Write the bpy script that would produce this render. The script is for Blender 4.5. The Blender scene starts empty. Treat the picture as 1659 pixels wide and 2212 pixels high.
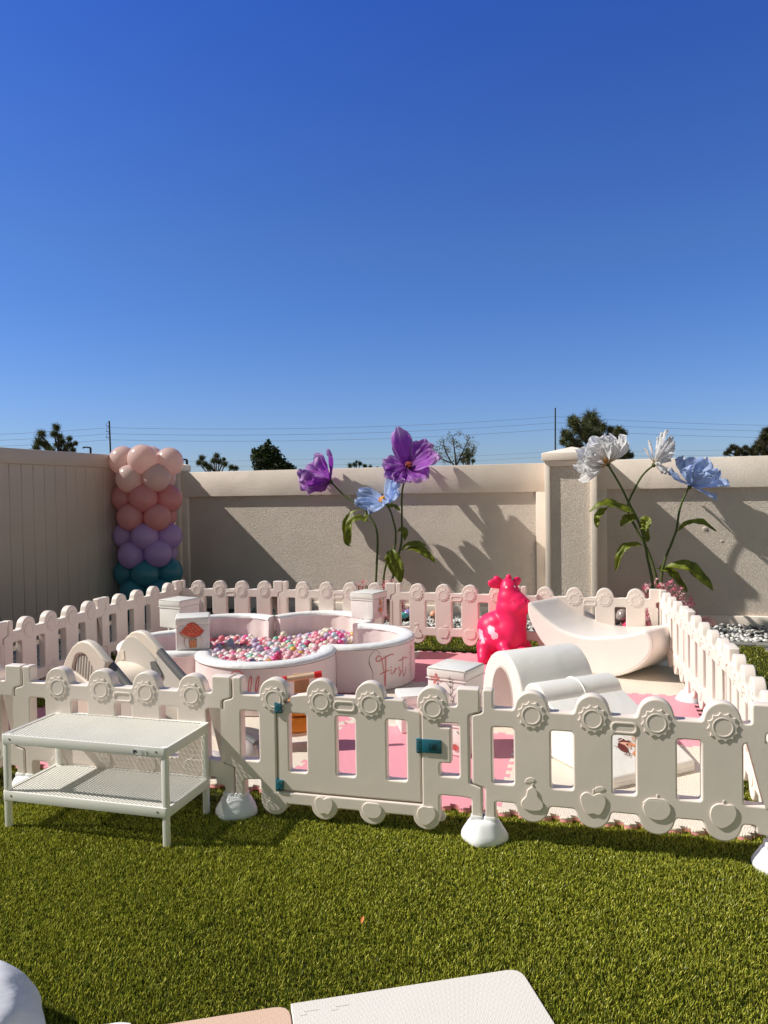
import bpy, bmesh, math, random
import numpy as np
from mathutils import Vector, Matrix, Euler, noise
R = math.radians
random.seed(7)
rng = np.random.default_rng(11)
scene = bpy.context.scene
col = scene.collection
PI = math.pi

# ------------------------------------------------------------------ camera
CAMH, FOC, PITCH, ROLL = 1.4, 1621.8, 0.0253, 0.0156
cam = bpy.data.objects.new('camera', bpy.data.cameras.new('camera'))
col.objects.link(cam)
r0 = Vector((1, 0, 0)); w0 = Vector((0, math.cos(PITCH), -math.sin(PITCH))); u0 = Vector((0, math.sin(PITCH), math.cos(PITCH)))
cr = math.cos(ROLL) * r0 - math.sin(ROLL) * u0
cu = math.sin(ROLL) * r0 + math.cos(ROLL) * u0
cm = Matrix((cr, cu, -w0)).transposed().to_4x4()
cm.translation = (0, 0, CAMH)
cam.matrix_world = cm
cam.data.sensor_fit = 'HORIZONTAL'
cam.data.sensor_width = 36.0
cam.data.lens = 36.0 * FOC / 1659.0
cam.data.clip_end = 2000
cam.data.clip_start = 0.05
scene.camera = cam
def at(px, py, y):
    """point of the world at distance y ahead that the survey reading (px, py) belongs to"""
    d = w0 + cr * ((px - 829.5) / FOC) + cu * ((1106 - py) / FOC)
    return Vector((0, 0, CAMH)) + d * (y / d.y)

# ------------------------------------------------------------------ light
AZ, EL = R(1.5), R(42.4)          # the sun stands to the left, a little behind the pen
sdir = Vector((-math.cos(AZ) * math.cos(EL), math.sin(AZ) * math.cos(EL), math.sin(EL)))
sun = bpy.data.objects.new('sun', bpy.data.lights.new('sun', 'SUN'))
col.objects.link(sun)
sun.data.energy = 5.0
sun.data.angle = R(0.55)
sun.data.color = (1.0, 0.965, 0.89)
sun.rotation_euler = sdir.to_track_quat('Z', 'Y').to_euler()
world = bpy.data.worlds.new('World')
scene.world = world
world.use_nodes = True
nt = world.node_tree
bg = nt.nodes['Background']
sky = nt.nodes.new('ShaderNodeTexSky')
sky.sky_type = 'NISHITA'
sky.sun_disc = False
sky.sun_elevation = EL
sky.sun_rotation = math.atan2(sdir.x, sdir.y)
sky.altitude = 0
sky.air_density = 1.0
sky.dust_density = 0.4
sky.ozone_density = 3.0
# deep blue tint ahead; added warm tint behind the camera brightens shaded faces
tc = nt.nodes.new('ShaderNodeTexCoord'); sx = nt.nodes.new('ShaderNodeSeparateXYZ')
nt.links.new(tc.outputs['Generated'], sx.inputs[0])
ry = nt.nodes.new('ShaderNodeMapRange'); ry.interpolation_type = 'SMOOTHSTEP'
ry.inputs['From Min'].default_value = 0.2; ry.inputs['From Max'].default_value = 0.72
nt.links.new(sx.outputs['Y'], ry.inputs[0])
rz_ = nt.nodes.new('ShaderNodeMapRange'); rz_.inputs['From Min'].default_value = 0.3; rz_.inputs['From Max'].default_value = 0.6
nt.links.new(sx.outputs['Z'], rz_.inputs[0])
def vmix(fac, a, b, fs=None):
    m = nt.nodes.new('ShaderNodeMix'); m.data_type = 'RGBA'
    nt.links.new(fac, m.inputs[0])
    for v, i in ((a, 6), (b, 7)):
        if isinstance(v, tuple): m.inputs[i].default_value = (*v, 1)
        else: nt.links.new(v, m.inputs[i])
    return m.outputs[2]
rh_ = nt.nodes.new('ShaderNodeMapRange'); rh_.inputs['From Min'].default_value = 0.02; rh_.inputs['From Max'].default_value = 0.24
nt.links.new(sx.outputs['Z'], rh_.inputs[0])
low = vmix(rh_.outputs[0], (0.92, 1.10, 1.58), (0.64, 0.98, 1.68))
front = vmix(rz_.outputs[0], low, (0.38, 0.80, 2.04))
tint = vmix(ry.outputs[0], (1.26, 1.08, 0.76), front)
mul = nt.nodes.new('ShaderNodeMix'); mul.data_type = 'RGBA'; mul.blend_type = 'MULTIPLY'; mul.inputs[0].default_value = 1
nt.links.new(sky.outputs[0], mul.inputs[6]); nt.links.new(tint, mul.inputs[7])
nt.links.new(mul.outputs[2], bg.inputs[0])
bg.inputs[1].default_value = 0.075
scene.view_settings.view_transform = 'Standard'
scene.view_settings.look = 'None'
scene.view_settings.exposure = 0
scene.view_settings.gamma = 1
scene.cycles.max_bounces = 8
scene.cycles.transparent_max_bounces = 12
scene.cycles.use_denoising = True

# ------------------------------------------------------------------ materials
def newmat(name):
    m = bpy.data.materials.new(name)
    m.use_nodes = True
    return m, m.node_tree, m.node_tree.nodes['Principled BSDF']
def add_bump(nt, bsdf, src, strength, dist):
    b = nt.nodes.new('ShaderNodeBump')
    b.inputs['Strength'].default_value = strength
    b.inputs['Distance'].default_value = dist
    nt.links.new(src, b.inputs['Height'])
    nt.links.new(b.outputs[0], bsdf.inputs['Normal'])
    return b
def objco(nt, scale=1.0, kind='Object'):
    tc = nt.nodes.new('ShaderNodeTexCoord')
    mp = nt.nodes.new('ShaderNodeMapping')
    mp.inputs['Scale'].default_value = (scale, scale, scale) if not isinstance(scale, tuple) else scale
    nt.links.new(tc.outputs[kind], mp.inputs[0])
    return mp.outputs[0]
def plain(name, c, rough=0.5, var=0.06, vscale=6.0, bump=0.0, bscale=300.0, bdist=0.001, spec=0.5, trans=0.0, metallic=0.0, coat=0.0, wrinkle=0.0, wscale=5.0):
    m, nt, b = newmat(name)
    co = objco(nt)
    n = nt.nodes.new('ShaderNodeTexNoise'); n.inputs['Scale'].default_value = vscale; n.inputs['Detail'].default_value = 6
    nt.links.new(co, n.inputs['Vector'])
    r = nt.nodes.new('ShaderNodeValToRGB')
    r.color_ramp.elements[0].position = 0.3; r.color_ramp.elements[1].position = 0.7
    r.color_ramp.elements[0].color = (c[0] * (1 - var), c[1] * (1 - var), c[2] * (1 - var * 1.15), 1)
    r.color_ramp.elements[1].color = (min(1, c[0] * (1 + var)), min(1, c[1] * (1 + var)), min(1, c[2] * (1 + var)), 1)
    nt.links.new(n.outputs[0], r.inputs[0])
    nt.links.new(r.outputs[0], b.inputs['Base Color'])
    b.inputs['Roughness'].default_value = rough
    b.inputs['Specular IOR Level'].default_value = spec
    b.inputs['Metallic'].default_value = metallic
    b.inputs['Coat Weight'].default_value = coat
    h = None
    if bump > 0:
        n2 = nt.nodes.new('ShaderNodeTexNoise'); n2.inputs['Scale'].default_value = bscale; n2.inputs['Detail'].default_value = 3
        nt.links.new(co, n2.inputs['Vector'])
        h = n2.outputs[0]
        bn = add_bump(nt, b, h, bump, bdist)
        if wrinkle > 0:
            n3 = nt.nodes.new('ShaderNodeTexNoise'); n3.inputs['Scale'].default_value = wscale; n3.inputs['Detail'].default_value = 4; n3.inputs['Distortion'].default_value = 0.6
            nt.links.new(co, n3.inputs['Vector'])
            b2 = nt.nodes.new('ShaderNodeBump'); b2.inputs['Strength'].default_value = wrinkle; b2.inputs['Distance'].default_value = 0.02
            nt.links.new(n3.outputs[0], b2.inputs['Height'])
            nt.links.new(b2.outputs[0], bn.inputs['Normal'])
    if trans > 0:
        t = nt.nodes.new('ShaderNodeBsdfTranslucent')
        nt.links.new(r.outputs[0], t.inputs[0])
        mx = nt.nodes.new('ShaderNodeMixShader'); mx.inputs[0].default_value = trans
        nt.links.new(b.outputs[0], mx.inputs[1]); nt.links.new(t.outputs[0], mx.inputs[2])
        nt.links.new(mx.outputs[0], nt.nodes['Material Output'].inputs[0])
    return m
M = {}
M['plastic'] = plain('fence_plastic', (0.87, 0.755, 0.68), 0.42, 0.045, 3, 0.22, 180, 0.0008, wrinkle=0.05, wscale=8)
M['foot'] = plain('foot_plastic', (0.88, 0.87, 0.88), 0.32, 0.03, 9, 0.06, 60, 0.001)
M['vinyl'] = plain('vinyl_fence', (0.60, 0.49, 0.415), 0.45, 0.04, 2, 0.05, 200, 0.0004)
M['smoothwall'] = plain('painted_concrete', (0.88, 0.765, 0.665), 0.85, 0.09, 2.2, 0.55, 40, 0.003, 0.2, wrinkle=0.25, wscale=3)
M['leather'] = plain('white_vinyl', (0.86, 0.83, 0.77), 0.33, 0.02, 8, 0.12, 500, 0.0004, wrinkle=0.26, wscale=6)
M['pinkcover'] = plain('pale_pink_cover', (0.88, 0.755, 0.735), 0.5, 0.02, 8, 0.1, 500, 0.0004, wrinkle=0.28, wscale=6)
M['pinkbox'] = plain('box_cover', (0.87, 0.80, 0.765), 0.5, 0.02, 8, 0.1, 500, 0.0004, wrinkle=0.3, wscale=9)
M['whiterim'] = plain('pool_rim_cover', (0.88, 0.87, 0.86), 0.45, 0.02, 8, 0.1, 400, 0.0004, wrinkle=0.35, wscale=14)
M['seam'] = plain('dark_seam', (0.25, 0.21, 0.19), 0.7)
M['metalwhite'] = plain('white_coated_steel', (0.89, 0.86, 0.81), 0.4, 0.04, 5, 0.05, 100, 0.0004)
M['cream'] = plain('cream_plastic', (0.80, 0.69, 0.58), 0.42, 0.02, 4)
M['greycream'] = plain('warm_grey_plastic', (0.66, 0.60, 0.54), 0.42, 0.02, 4)
M['darkgrey'] = plain('dark_grey_plastic', (0.17, 0.165, 0.165), 0.5, 0.08, 4)
M['ventgrey'] = plain('vent_grey', (0.42, 0.37, 0.35), 0.5)
M['teal'] = plain('teal_hinge', (0.012, 0.135, 0.19), 0.3, 0.05, 8, spec=0.6)
M['screw'] = plain('steel_screw', (0.35, 0.35, 0.36), 0.3, metallic=0.9)
M['wood'] = plain('birch_ply', (0.55, 0.34, 0.20), 0.55, 0.1, 14)
M['woodlight'] = plain('pale_birch', (0.66, 0.46, 0.30), 0.55, 0.08, 14)
M['red'] = plain('red_grip', (0.62, 0.02, 0.015), 0.35)
M['orange'] = plain('orange_felt', (0.80, 0.27, 0.01), 0.6)
M['yellow'] = plain('yellow_ply', (0.80, 0.55, 0.02), 0.5)
M['black'] = plain('black_rubber', (0.015, 0.015, 0.017), 0.45)
M['brownplast'] = plain('maroon_leg', (0.10, 0.04, 0.045), 0.5)
M['stem'] = plain('wrapped_stem', (0.075, 0.105, 0.018), 0.7, 0.3, 40, 0.5, 60, 0.002)
M['leaf'] = plain('crepe_leaf', (0.17, 0.20, 0.015), 0.45, 0.4, 16, 0.8, 26, 0.008, trans=0.3)
M['stamen'] = plain('orange_stamen', (0.85, 0.36, 0.02), 0.6, 0.2, 60)
M['darkstamen'] = plain('rust_stamen', (0.35, 0.06, 0.04), 0.6, 0.2, 60)
M['pole'] = plain('weathered_pole', (0.055, 0.05, 0.045), 0.8)
M['wire'] = plain('power_line', (0.16, 0.19, 0.24), 0.6)
M['trunk'] = plain('bark', (0.06, 0.045, 0.035), 0.9, 0.2, 20)
M['cloth'] = plain('white_cotton', (0.80, 0.79, 0.83), 0.85, 0.03, 5, 0.4, 350, 0.0006, 0.2, wrinkle=0.6, wscale=6)
M['paving'] = plain('grey_paver', (0.22, 0.215, 0.20), 0.9, 0.15, 6, 0.4, 60, 0.003, 0.2)
M['padwhite'] = None
M['decalred'] = plain('print_red', (0.62, 0.13, 0.13), 0.6)
M['decalcoral'] = plain('print_coral', (0.70, 0.17, 0.17), 0.6)
M['decalcap'] = plain('print_mushroom_red', (0.66, 0.10, 0.05), 0.6, 0.25, 25)
M['decaltan'] = plain('print_tan', (0.62, 0.42, 0.30), 0.6, 0.1, 40)
M['decalbrown'] = plain('print_brown', (0.22, 0.075, 0.04), 0.6)
M['decalolive'] = plain('print_olive', (0.16, 0.14, 0.10), 0.6)
M['decalpink'] = plain('print_pink', (0.72, 0.30, 0.27), 0.6, 0.1, 40)
M['decalorange'] = plain('print_orange', (0.75, 0.28, 0.12), 0.6, 0.15, 40)
M['decalskin'] = plain('print_skin', (0.78, 0.42, 0.30), 0.6, 0.1, 40)
M['decalhair'] = plain('print_hair', (0.17, 0.035, 0.02), 0.6, 0.3, 60)
M['decalwhite'] = plain('print_white', (0.8, 0.72, 0.66), 0.6)
M['decalgrey'] = plain('print_grey', (0.14, 0.15, 0.15), 0.6)
M['paper'] = plain('paper_sticker', (0.7, 0.69, 0.66), 0.6)

def foam(name, c, tile=0.03, strength=0.6):
    """EVA foam with a woven relief of short raised dashes"""
    m, nt, b = newmat(name)
    tc = nt.nodes.new('ShaderNodeTexCoord')
    mp = nt.nodes.new('ShaderNodeMapping'); mp.inputs['Rotation'].default_value = (0, 0, R(18))
    nt.links.new(tc.outputs['Object'], mp.inputs[0])
    ck = nt.nodes.new('ShaderNodeTexChecker'); ck.inputs['Scale'].default_value = 1 / tile
    nt.links.new(mp.outputs[0], ck.inputs[0])
    ck.inputs[1].default_value = (1, 1, 1, 1); ck.inputs[2].default_value = (0, 0, 0, 1)
    def wave(direction):
        wv = nt.nodes.new('ShaderNodeTexWave'); wv.bands_direction = direction; wv.inputs['Scale'].default_value = 1 / tile / 2 / 3.14159 * 6.2
        wv.inputs['Distortion'].default_value = 0.4
        nt.links.new(mp.outputs[0], wv.inputs[0]); return wv.outputs['Fac']
    mx = nt.nodes.new('ShaderNodeMix'); mx.data_type = 'FLOAT'
    nt.links.new(ck.outputs['Fac'], mx.inputs[0]); nt.links.new(wave('X'), mx.inputs[2]); nt.links.new(wave('Y'), mx.inputs[3])
    add_bump(nt, b, mx.outputs[0], strength, 0.003)
    n = nt.nodes.new('ShaderNodeTexNoise'); n.inputs['Scale'].default_value = 5; n.inputs['Detail'].default_value = 5
    nt.links.new(tc.outputs['Object'], n.inputs[0])
    r = nt.nodes.new('ShaderNodeValToRGB'); r.color_ramp.elements[0].color = (*[v * 0.93 for v in c], 1); r.color_ramp.elements[1].color = (*c, 1)
    nt.links.new(n.outputs[0], r.inputs[0]); nt.links.new(r.outputs[0], b.inputs['Base Color'])
    b.inputs['Roughness'].default_value = 0.6
    b.inputs['Specular IOR Level'].default_value = 0.35
    return m
M['foamwhite'] = foam('ivory_foam', (0.82, 0.72, 0.60))
M['foampink'] = foam('pink_foam', (0.88, 0.36, 0.42))
M['foampinkedge'] = plain('pink_foam_back', (0.80, 0.30, 0.33), 0.7)
M['foampad'] = foam('ivory_pad_foam', (0.84, 0.78, 0.72), 0.011, 0.35)
M['foampeach'] = foam('peach_pad_foam', (0.80, 0.55, 0.41), 0.011, 0.35)

def stucco():
    m, nt, b = newmat('stucco')
    co = objco(nt)
    n = nt.nodes.new('ShaderNodeTexNoise'); n.inputs['Scale'].default_value = 26; n.inputs['Detail'].default_value = 1.5; n.inputs['Distortion'].default_value = 1.6
    nt.links.new(co, n.inputs[0])
    v = nt.nodes.new('ShaderNodeTexVoronoi'); v.feature = 'SMOOTH_F1'; v.inputs['Scale'].default_value = 34
    nt.links.new(n.outputs['Color'], v.inputs[0])
    nx = nt.nodes.new('ShaderNodeTexNoise'); nx.inputs['Scale'].default_value = 82; nx.inputs['Detail'].default_value = 3; nx.inputs['Distortion'].default_value = 1.2
    nt.links.new(co, nx.inputs[0])
    ramp = nt.nodes.new('ShaderNodeValToRGB'); ramp.color_ramp.elements[0].position = 0.36; ramp.color_ramp.elements[1].position = 0.64
    nt.links.new(nx.outputs[0], ramp.inputs[0])
    add_bump(nt, b, ramp.outputs[0], 0.9, 0.0075)
    n2 = nt.nodes.new('ShaderNodeTexNoise'); n2.inputs['Scale'].default_value = 2.5; n2.inputs['Detail'].default_value = 6
    nt.links.new(co, n2.inputs[0])
    r = nt.nodes.new('ShaderNodeValToRGB')
    r.color_ramp.elements[0].position = 0.3; r.color_ramp.elements[1].position = 0.7
    r.color_ramp.elements[0].color = (0.82, 0.705, 0.605, 1); r.color_ramp.elements[1].color = (0.90, 0.78, 0.675, 1)
    nt.links.new(n2.outputs[0], r.inputs[0]); nt.links.new(r.outputs[0], b.inputs['Base Color'])
    b.inputs['Roughness'].default_value = 0.9; b.inputs['Specular IOR Level'].default_value = 0.2
    return m
M['stucco'] = stucco()

def attrmat(name, attr='tint', rough=0.5, trans=0.0, spec=0.4, gain=1.0, bump=0.0, bscale=40, bdist=0.004):
    """colour taken from a face-corner colour attribute"""
    m, nt, b = newmat(name)
    a = nt.nodes.new('ShaderNodeAttribute'); a.attribute_name = attr
    nt.links.new(a.outputs['Color'], b.inputs['Base Color'])
    b.inputs['Roughness'].default_value = rough; b.inputs['Specular IOR Level'].default_value = spec
    if bump > 0:
        n2 = nt.nodes.new('ShaderNodeTexNoise'); n2.inputs['Scale'].default_value = bscale; n2.inputs['Detail'].default_value = 4; n2.inputs['Distortion'].default_value = 0.8
        nt.links.new(objco(nt), n2.inputs[0])
        bn = add_bump(nt, b, n2.outputs[0], bump, bdist)
    if trans > 0:
        t = nt.nodes.new('ShaderNodeBsdfTranslucent'); nt.links.new(a.outputs['Color'], t.inputs[0])
        if bump > 0: nt.links.new(bn.outputs[0], t.inputs['Normal'])
        mx = nt.nodes.new('ShaderNodeMixShader'); mx.inputs[0].default_value = trans
        nt.links.new(b.outputs[0], mx.inputs[1]); nt.links.new(t.outputs[0], mx.inputs[2])
        nt.links.new(mx.outputs[0], nt.nodes['Material Output'].inputs[0])
    return m
M['grass'] = attrmat('turf_blades', rough=0.38, trans=0.12, spec=0.5)
M['foliage'] = attrmat('foliage', rough=0.6, trans=0.25, spec=0.3)
M['petal'] = attrmat('crepe_petal', rough=0.6, trans=0.5, spec=0.25, bump=0.6, bscale=22, bdist=0.006)
M['blossom'] = attrmat('blossom', rough=0.45, trans=0.3, spec=0.5)
M['pebble'] = attrmat('pebble', rough=0.6, spec=0.4)

def balloonmat(name, c, trans=0.3):
    m, nt, b = newmat(name)
    b.inputs['Base Color'].default_value = (*c, 1); b.inputs['Roughness'].default_value = 0.16; b.inputs['Specular IOR Level'].default_value = 0.6
    n = nt.nodes.new('ShaderNodeTexNoise'); n.inputs['Scale'].default_value = 3
    nt.links.new(objco(nt), n.inputs[0])
    r = nt.nodes.new('ShaderNodeValToRGB'); r.color_ramp.elements[0].color = (*[v * 0.93 for v in c], 1); r.color_ramp.elements[1].color = (*[min(1, v * 1.05) for v in c], 1)
    nt.links.new(n.outputs[0], r.inputs[0]); nt.links.new(r.outputs[0], b.inputs['Base Color'])
    t = nt.nodes.new('ShaderNodeBsdfTranslucent'); nt.links.new(r.outputs[0], t.inputs[0])
    mx = nt.nodes.new('ShaderNodeMixShader'); mx.inputs[0].default_value = trans
    nt.links.new(b.outputs[0], mx.inputs[1]); nt.links.new(t.outputs[0], mx.inputs[2])
    nt.links.new(mx.outputs[0], nt.nodes['Material Output'].inputs[0])
    return m

# ------------------------------------------------------------------ object helpers
def put(name, me, mat=None, parent=None, loc=None, rot=None):
    o = bpy.data.objects.new(name, me)
    col.objects.link(o)
    if mat is not None and me is not None and len(me.materials) == 0:
        me.materials.append(mat)
    if parent is not None: o.parent = parent
    if loc is not None: o.location = loc
    if rot is not None: o.rotation_euler = rot
    return o
def tag(o, label=None, cat=None, group=None, kind=None):
    if label: o['label'] = label
    if cat: o['category'] = cat
    if group: o['group'] = group
    if kind: o['kind'] = kind
    return o
def thing(name, label, cat, loc=(0, 0, 0), rz=0.0, group=None):
    o = bpy.data.objects.new(name, None)
    o.empty_display_size = 0.1
    col.objects.link(o)
    o.location = loc; o.rotation_euler = (0, 0, rz)
    return tag(o, label, cat, group)
def dup(root, loc=None, rz=None, label=None, group=None):
    r = root.copy(); col.objects.link(r)
    if loc is not None: r.location = loc
    if rz is not None: r.rotation_euler = (0, 0, rz)
    if label: r['label'] = label
    if group: r['group'] = group
    for ch in list(root.children):
        c = ch.copy(); col.objects.link(c); c.parent = r
        for g in list(ch.children):
            d = g.copy(); col.objects.link(d); d.parent = c
    return r
def smooth(me, ang=40, flat=None):
    me.polygons.foreach_set('use_smooth', [True] * len(me.polygons))
    me.update()
    try: me.set_sharp_from_angle(angle=R(ang))
    except Exception: pass
    if flat is not None:
        for p in me.polygons:
            if abs(p.normal[flat]) > 0.999: p.use_smooth = False
    return me
class MB:
    """collects shapes into one mesh"""
    def __init__(s): s.bm = bmesh.new()
    def box(s, c, size, bevel=0.0, rot=None, seg=2, mi=0):
        r = bmesh.ops.create_cube(s.bm, size=1.0)
        vs = r['verts']
        bmesh.ops.scale(s.bm, vec=Vector(size), verts=vs)
        es = list({e for v in vs for e in v.link_edges}); fs = list({f for v in vs for f in v.link_faces})
        if bevel > 0:
            rb = bmesh.ops.bevel(s.bm, geom=es, offset=bevel, segments=seg, profile=0.5, affect='EDGES')
            vs = list({v for f in rb['faces'] for v in f.verts} | {v for v in vs if v.is_valid})
            fs = list({f for v in vs for f in v.link_faces})
        for f in fs: f.material_index = mi
        if rot is not None: bmesh.ops.transform(s.bm, matrix=rot.to_4x4() if isinstance(rot, Matrix) else Euler(rot).to_matrix().to_4x4(), verts=vs)
        bmesh.ops.translate(s.bm, vec=Vector(c), verts=vs)
        return vs
    def tube(s, pts, rad, seg=10, caps=True, mi=0, squash=None):
        pts = [Vector(p) for p in pts]
        rs = rad if isinstance(rad, (list, tuple)) else [rad] * len(pts)
        rings = []
        up = Vector((0, 0, 1))
        t0 = (pts[1] - pts[0]).normalized()
        if abs(t0.dot(up)) > 0.95: up = Vector((1, 0, 0))
        n = (up - t0 * up.dot(t0)).normalized()
        for i, p in enumerate(pts):
            t = (pts[min(i + 1, len(pts) - 1)] - pts[max(i - 1, 0)]).normalized()
            n = (n - t * n.dot(t)).normalized(); b = t.cross(n)
            rings.append([s.bm.verts.new(p + (n * math.cos(a) + b * math.sin(a) * (squash or 1)) * rs[i]) for a in [2 * PI * k / seg for k in range(seg)]])
        for a, c in zip(rings[:-1], rings[1:]):
            for k in range(seg):
                f = s.bm.faces.new((a[k], a[(k + 1) % seg], c[(k + 1) % seg], c[k])); f.material_index = mi
        if caps:
            f = s.bm.faces.new(rings[0][::-1]); f.material_index = mi
            f = s.bm.faces.new(rings[-1]); f.material_index = mi
    def lathe(s, prof, seg=24, c=(0, 0, 0), fn=None, mi=0):
        rings = []
        for r, z in prof:
            ring = []
            for k in range(seg):
                a = 2 * PI * k / seg
                rr = r * (fn(a, z) if fn else 1)
                ring.append(s.bm.verts.new(Vector(c) + Vector((rr * math.cos(a), rr * math.sin(a), z))))
            rings.append(ring)
        for a, b in zip(rings[:-1], rings[1:]):
            for k in range(seg):
                f = s.bm.faces.new((a[k], a[(k + 1) % seg], b[(k + 1) % seg], b[k])); f.material_index = mi
        f = s.bm.faces.new(rings[0][::-1]); f.material_index = mi
        f = s.bm.faces.new(rings[-1]); f.material_index = mi
    def ball(s, c, r, sub=2, scale=(1, 1, 1), mi=0, rot=None):
        q = bmesh.ops.create_icosphere(s.bm, subdivisions=sub, radius=1.0)
        vs = q['verts']
        bmesh.ops.scale(s.bm, vec=Vector(scale) * r, verts=vs)
        if rot is not None: bmesh.ops.transform(s.bm, matrix=Euler(rot).to_matrix().to_4x4(), verts=vs)
        bmesh.ops.translate(s.bm, vec=Vector(c), verts=vs)
        for f in {f for v in vs for f in v.link_faces}: f.material_index = mi
        return vs
    def grid(s, fn, nu, nv, mi=0, closeu=False):
        g = [[s.bm.verts.new(fn(i / nu, j / nv)) for j in range(nv + 1)] for i in range(nu + (0 if closeu else 1))]
        n = len(g)
        for i in range(nu):
            for j in range(nv):
                f = s.bm.faces.new((g[i][j], g[(i + 1) % n][j], g[(i + 1) % n][j + 1], g[i][j + 1])); f.material_index = mi
        return g
    def prism(s, pts, d, mi=0, origin=(0, 0, 0), ax=(1, 0, 0), ay=(0, 0, 1), an=(0, 1, 0)):
        """polygon pts (in ax, ay) extruded by d along an"""
        o = Vector(origin); ax = Vector(ax); ay = Vector(ay); an = Vector(an)
        a = [s.bm.verts.new(o + ax * p[0] + ay * p[1]) for p in pts]
        b = [s.bm.verts.new(v.co + an * d) for v in a]
        n = len(a)
        fs = [s.bm.faces.new(a), s.bm.faces.new(b[::-1])]
        for k in range(n): fs.append(s.bm.faces.new((a[k], b[k], b[(k + 1) % n], a[(k + 1) % n])))
        for f in fs: f.material_index = mi
        return a + b
    def mesh(s, name, mats=None, ang=40):
        bmesh.ops.recalc_face_normals(s.bm, faces=s.bm.faces[:])
        me = bpy.data.meshes.new(name); s.bm.to_mesh(me); s.bm.free()
        for m in (mats or []): me.materials.append(m)
        return smooth(me, ang)
    def build(s, name, mat, parent=None, loc=None, rot=None, ang=40):
        me = s.mesh(name, mat if isinstance(mat, list) else [mat], ang)
        return put(name, me, None, parent, loc, rot)
def arc(cx, cy, r, a0, a1, n=12):
    return [(cx + r * math.cos(R(a0 + (a1 - a0) * k / n)), cy + r * math.sin(R(a0 + (a1 - a0) * k / n))) for k in range(n + 1)]
def fillet(pts, closed=True):
    """pts: (x, y) or (x, y, r): corners with r are rounded"""
    out = []; n = len(pts)
    for i, p in enumerate(pts):
        if len(p) < 3 or p[2] <= 0: out.append((p[0], p[1])); continue
        a = Vector(pts[i - 1][:2]); b = Vector(p[:2]); c = Vector(pts[(i + 1) % n][:2])
        d1 = a - b; d2 = c - b
        r = min(p[2], d1.length * 0.49, d2.length * 0.49)
        s1 = b + d1.normalized() * r; s2 = b + d2.normalized() * r
        for k in range(5):
            t = k / 4
            q = s1 * (1 - t) ** 2 + b * 2 * t * (1 - t) + s2 * t * t
            out.append((q.x, q.y))
    return out
def sheet(loops, thick, bevel=0.0, res=3, z0=0.0):
    """flat outline(s) with holes -> rounded slab mesh, centred on z0, in the XY plane"""
    cu_ = bpy.data.curves.new('c', 'CURVE'); cu_.dimensions = '2D'; cu_.fill_mode = 'BOTH'
    for lp in loops:
        sp = cu_.splines.new('POLY'); sp.points.add(len(lp) - 1)
        for k, p in enumerate(lp): sp.points[k].co = (p[0], p[1], 0, 1)
        sp.use_cyclic_u = True
    cu_.bevel_depth = bevel; cu_.bevel_resolution = res; cu_.offset = -bevel
    cu_.extrude = thick / 2 - bevel
    o = bpy.data.objects.new('c', cu_); col.objects.link(o)
    dg = bpy.context.evaluated_depsgraph_get(); dg.update()
    me = bpy.data.meshes.new_from_object(o.evaluated_get(dg))
    bpy.data.objects.remove(o); bpy.data.curves.remove(cu_)
    if z0: me.transform(Matrix.Translation((0, 0, z0)))
    me.materials.clear()
    return me
UP = Matrix(((1, 0, 0, 0), (0, 0, -1, 0), (0, 1, 0, 0), (0, 0, 0, 1)))   # sheet XY -> XZ, its +Z faces -Y
def join(meshes, mats, name, ang=40, flat=1):
    bm = bmesh.new()
    for m in meshes:
        if isinstance(m, tuple): m, mx = m; m = m.copy(); m.transform(mx)
        bm.from_mesh(m)
    bmesh.ops.remove_doubles(bm, verts=bm.verts[:], dist=1e-6)
    me = bpy.data.meshes.new(name); bm.to_mesh(me); bm.free()
    me.materials.clear()
    for m in mats: me.materials.append(m)
    return smooth(me, ang, flat)
def bigmesh(name, verts, faces_flat, nper, mat, tint=None):
    """fast mesh from arrays; faces all of nper corners; tint per face"""
    me = bpy.data.meshes.new(name)
    nf = len(faces_flat) // nper
    me.vertices.add(len(verts)); me.vertices.foreach_set('co', np.asarray(verts, np.float32).ravel())
    me.loops.add(len(faces_flat)); me.loops.foreach_set('vertex_index', np.asarray(faces_flat, np.int32).ravel())
    me.polygons.add(nf); me.polygons.foreach_set('loop_start', np.arange(0, nf * nper, nper, dtype=np.int32))
    me.polygons.foreach_set('loop_total', np.full(nf, nper, np.int32))
    me.update(calc_edges=True)
    if tint is not None:
        a = me.color_attributes.new('tint', 'FLOAT_COLOR', 'CORNER')
        c = np.repeat(np.concatenate([tint, np.ones((nf, 1))], 1), nper, 0)
        a.data.foreach_set('color', c.astype(np.float32).ravel())
    me.materials.append(mat)
    return me
def painter(me, fn):
    """write the tint attribute from a function of the vertex position"""
    a = me.color_attributes.new('tint', 'FLOAT_COLOR', 'POINT')
    for v in me.vertices: a.data[v.index].color = (*fn(v), 1)
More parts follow.
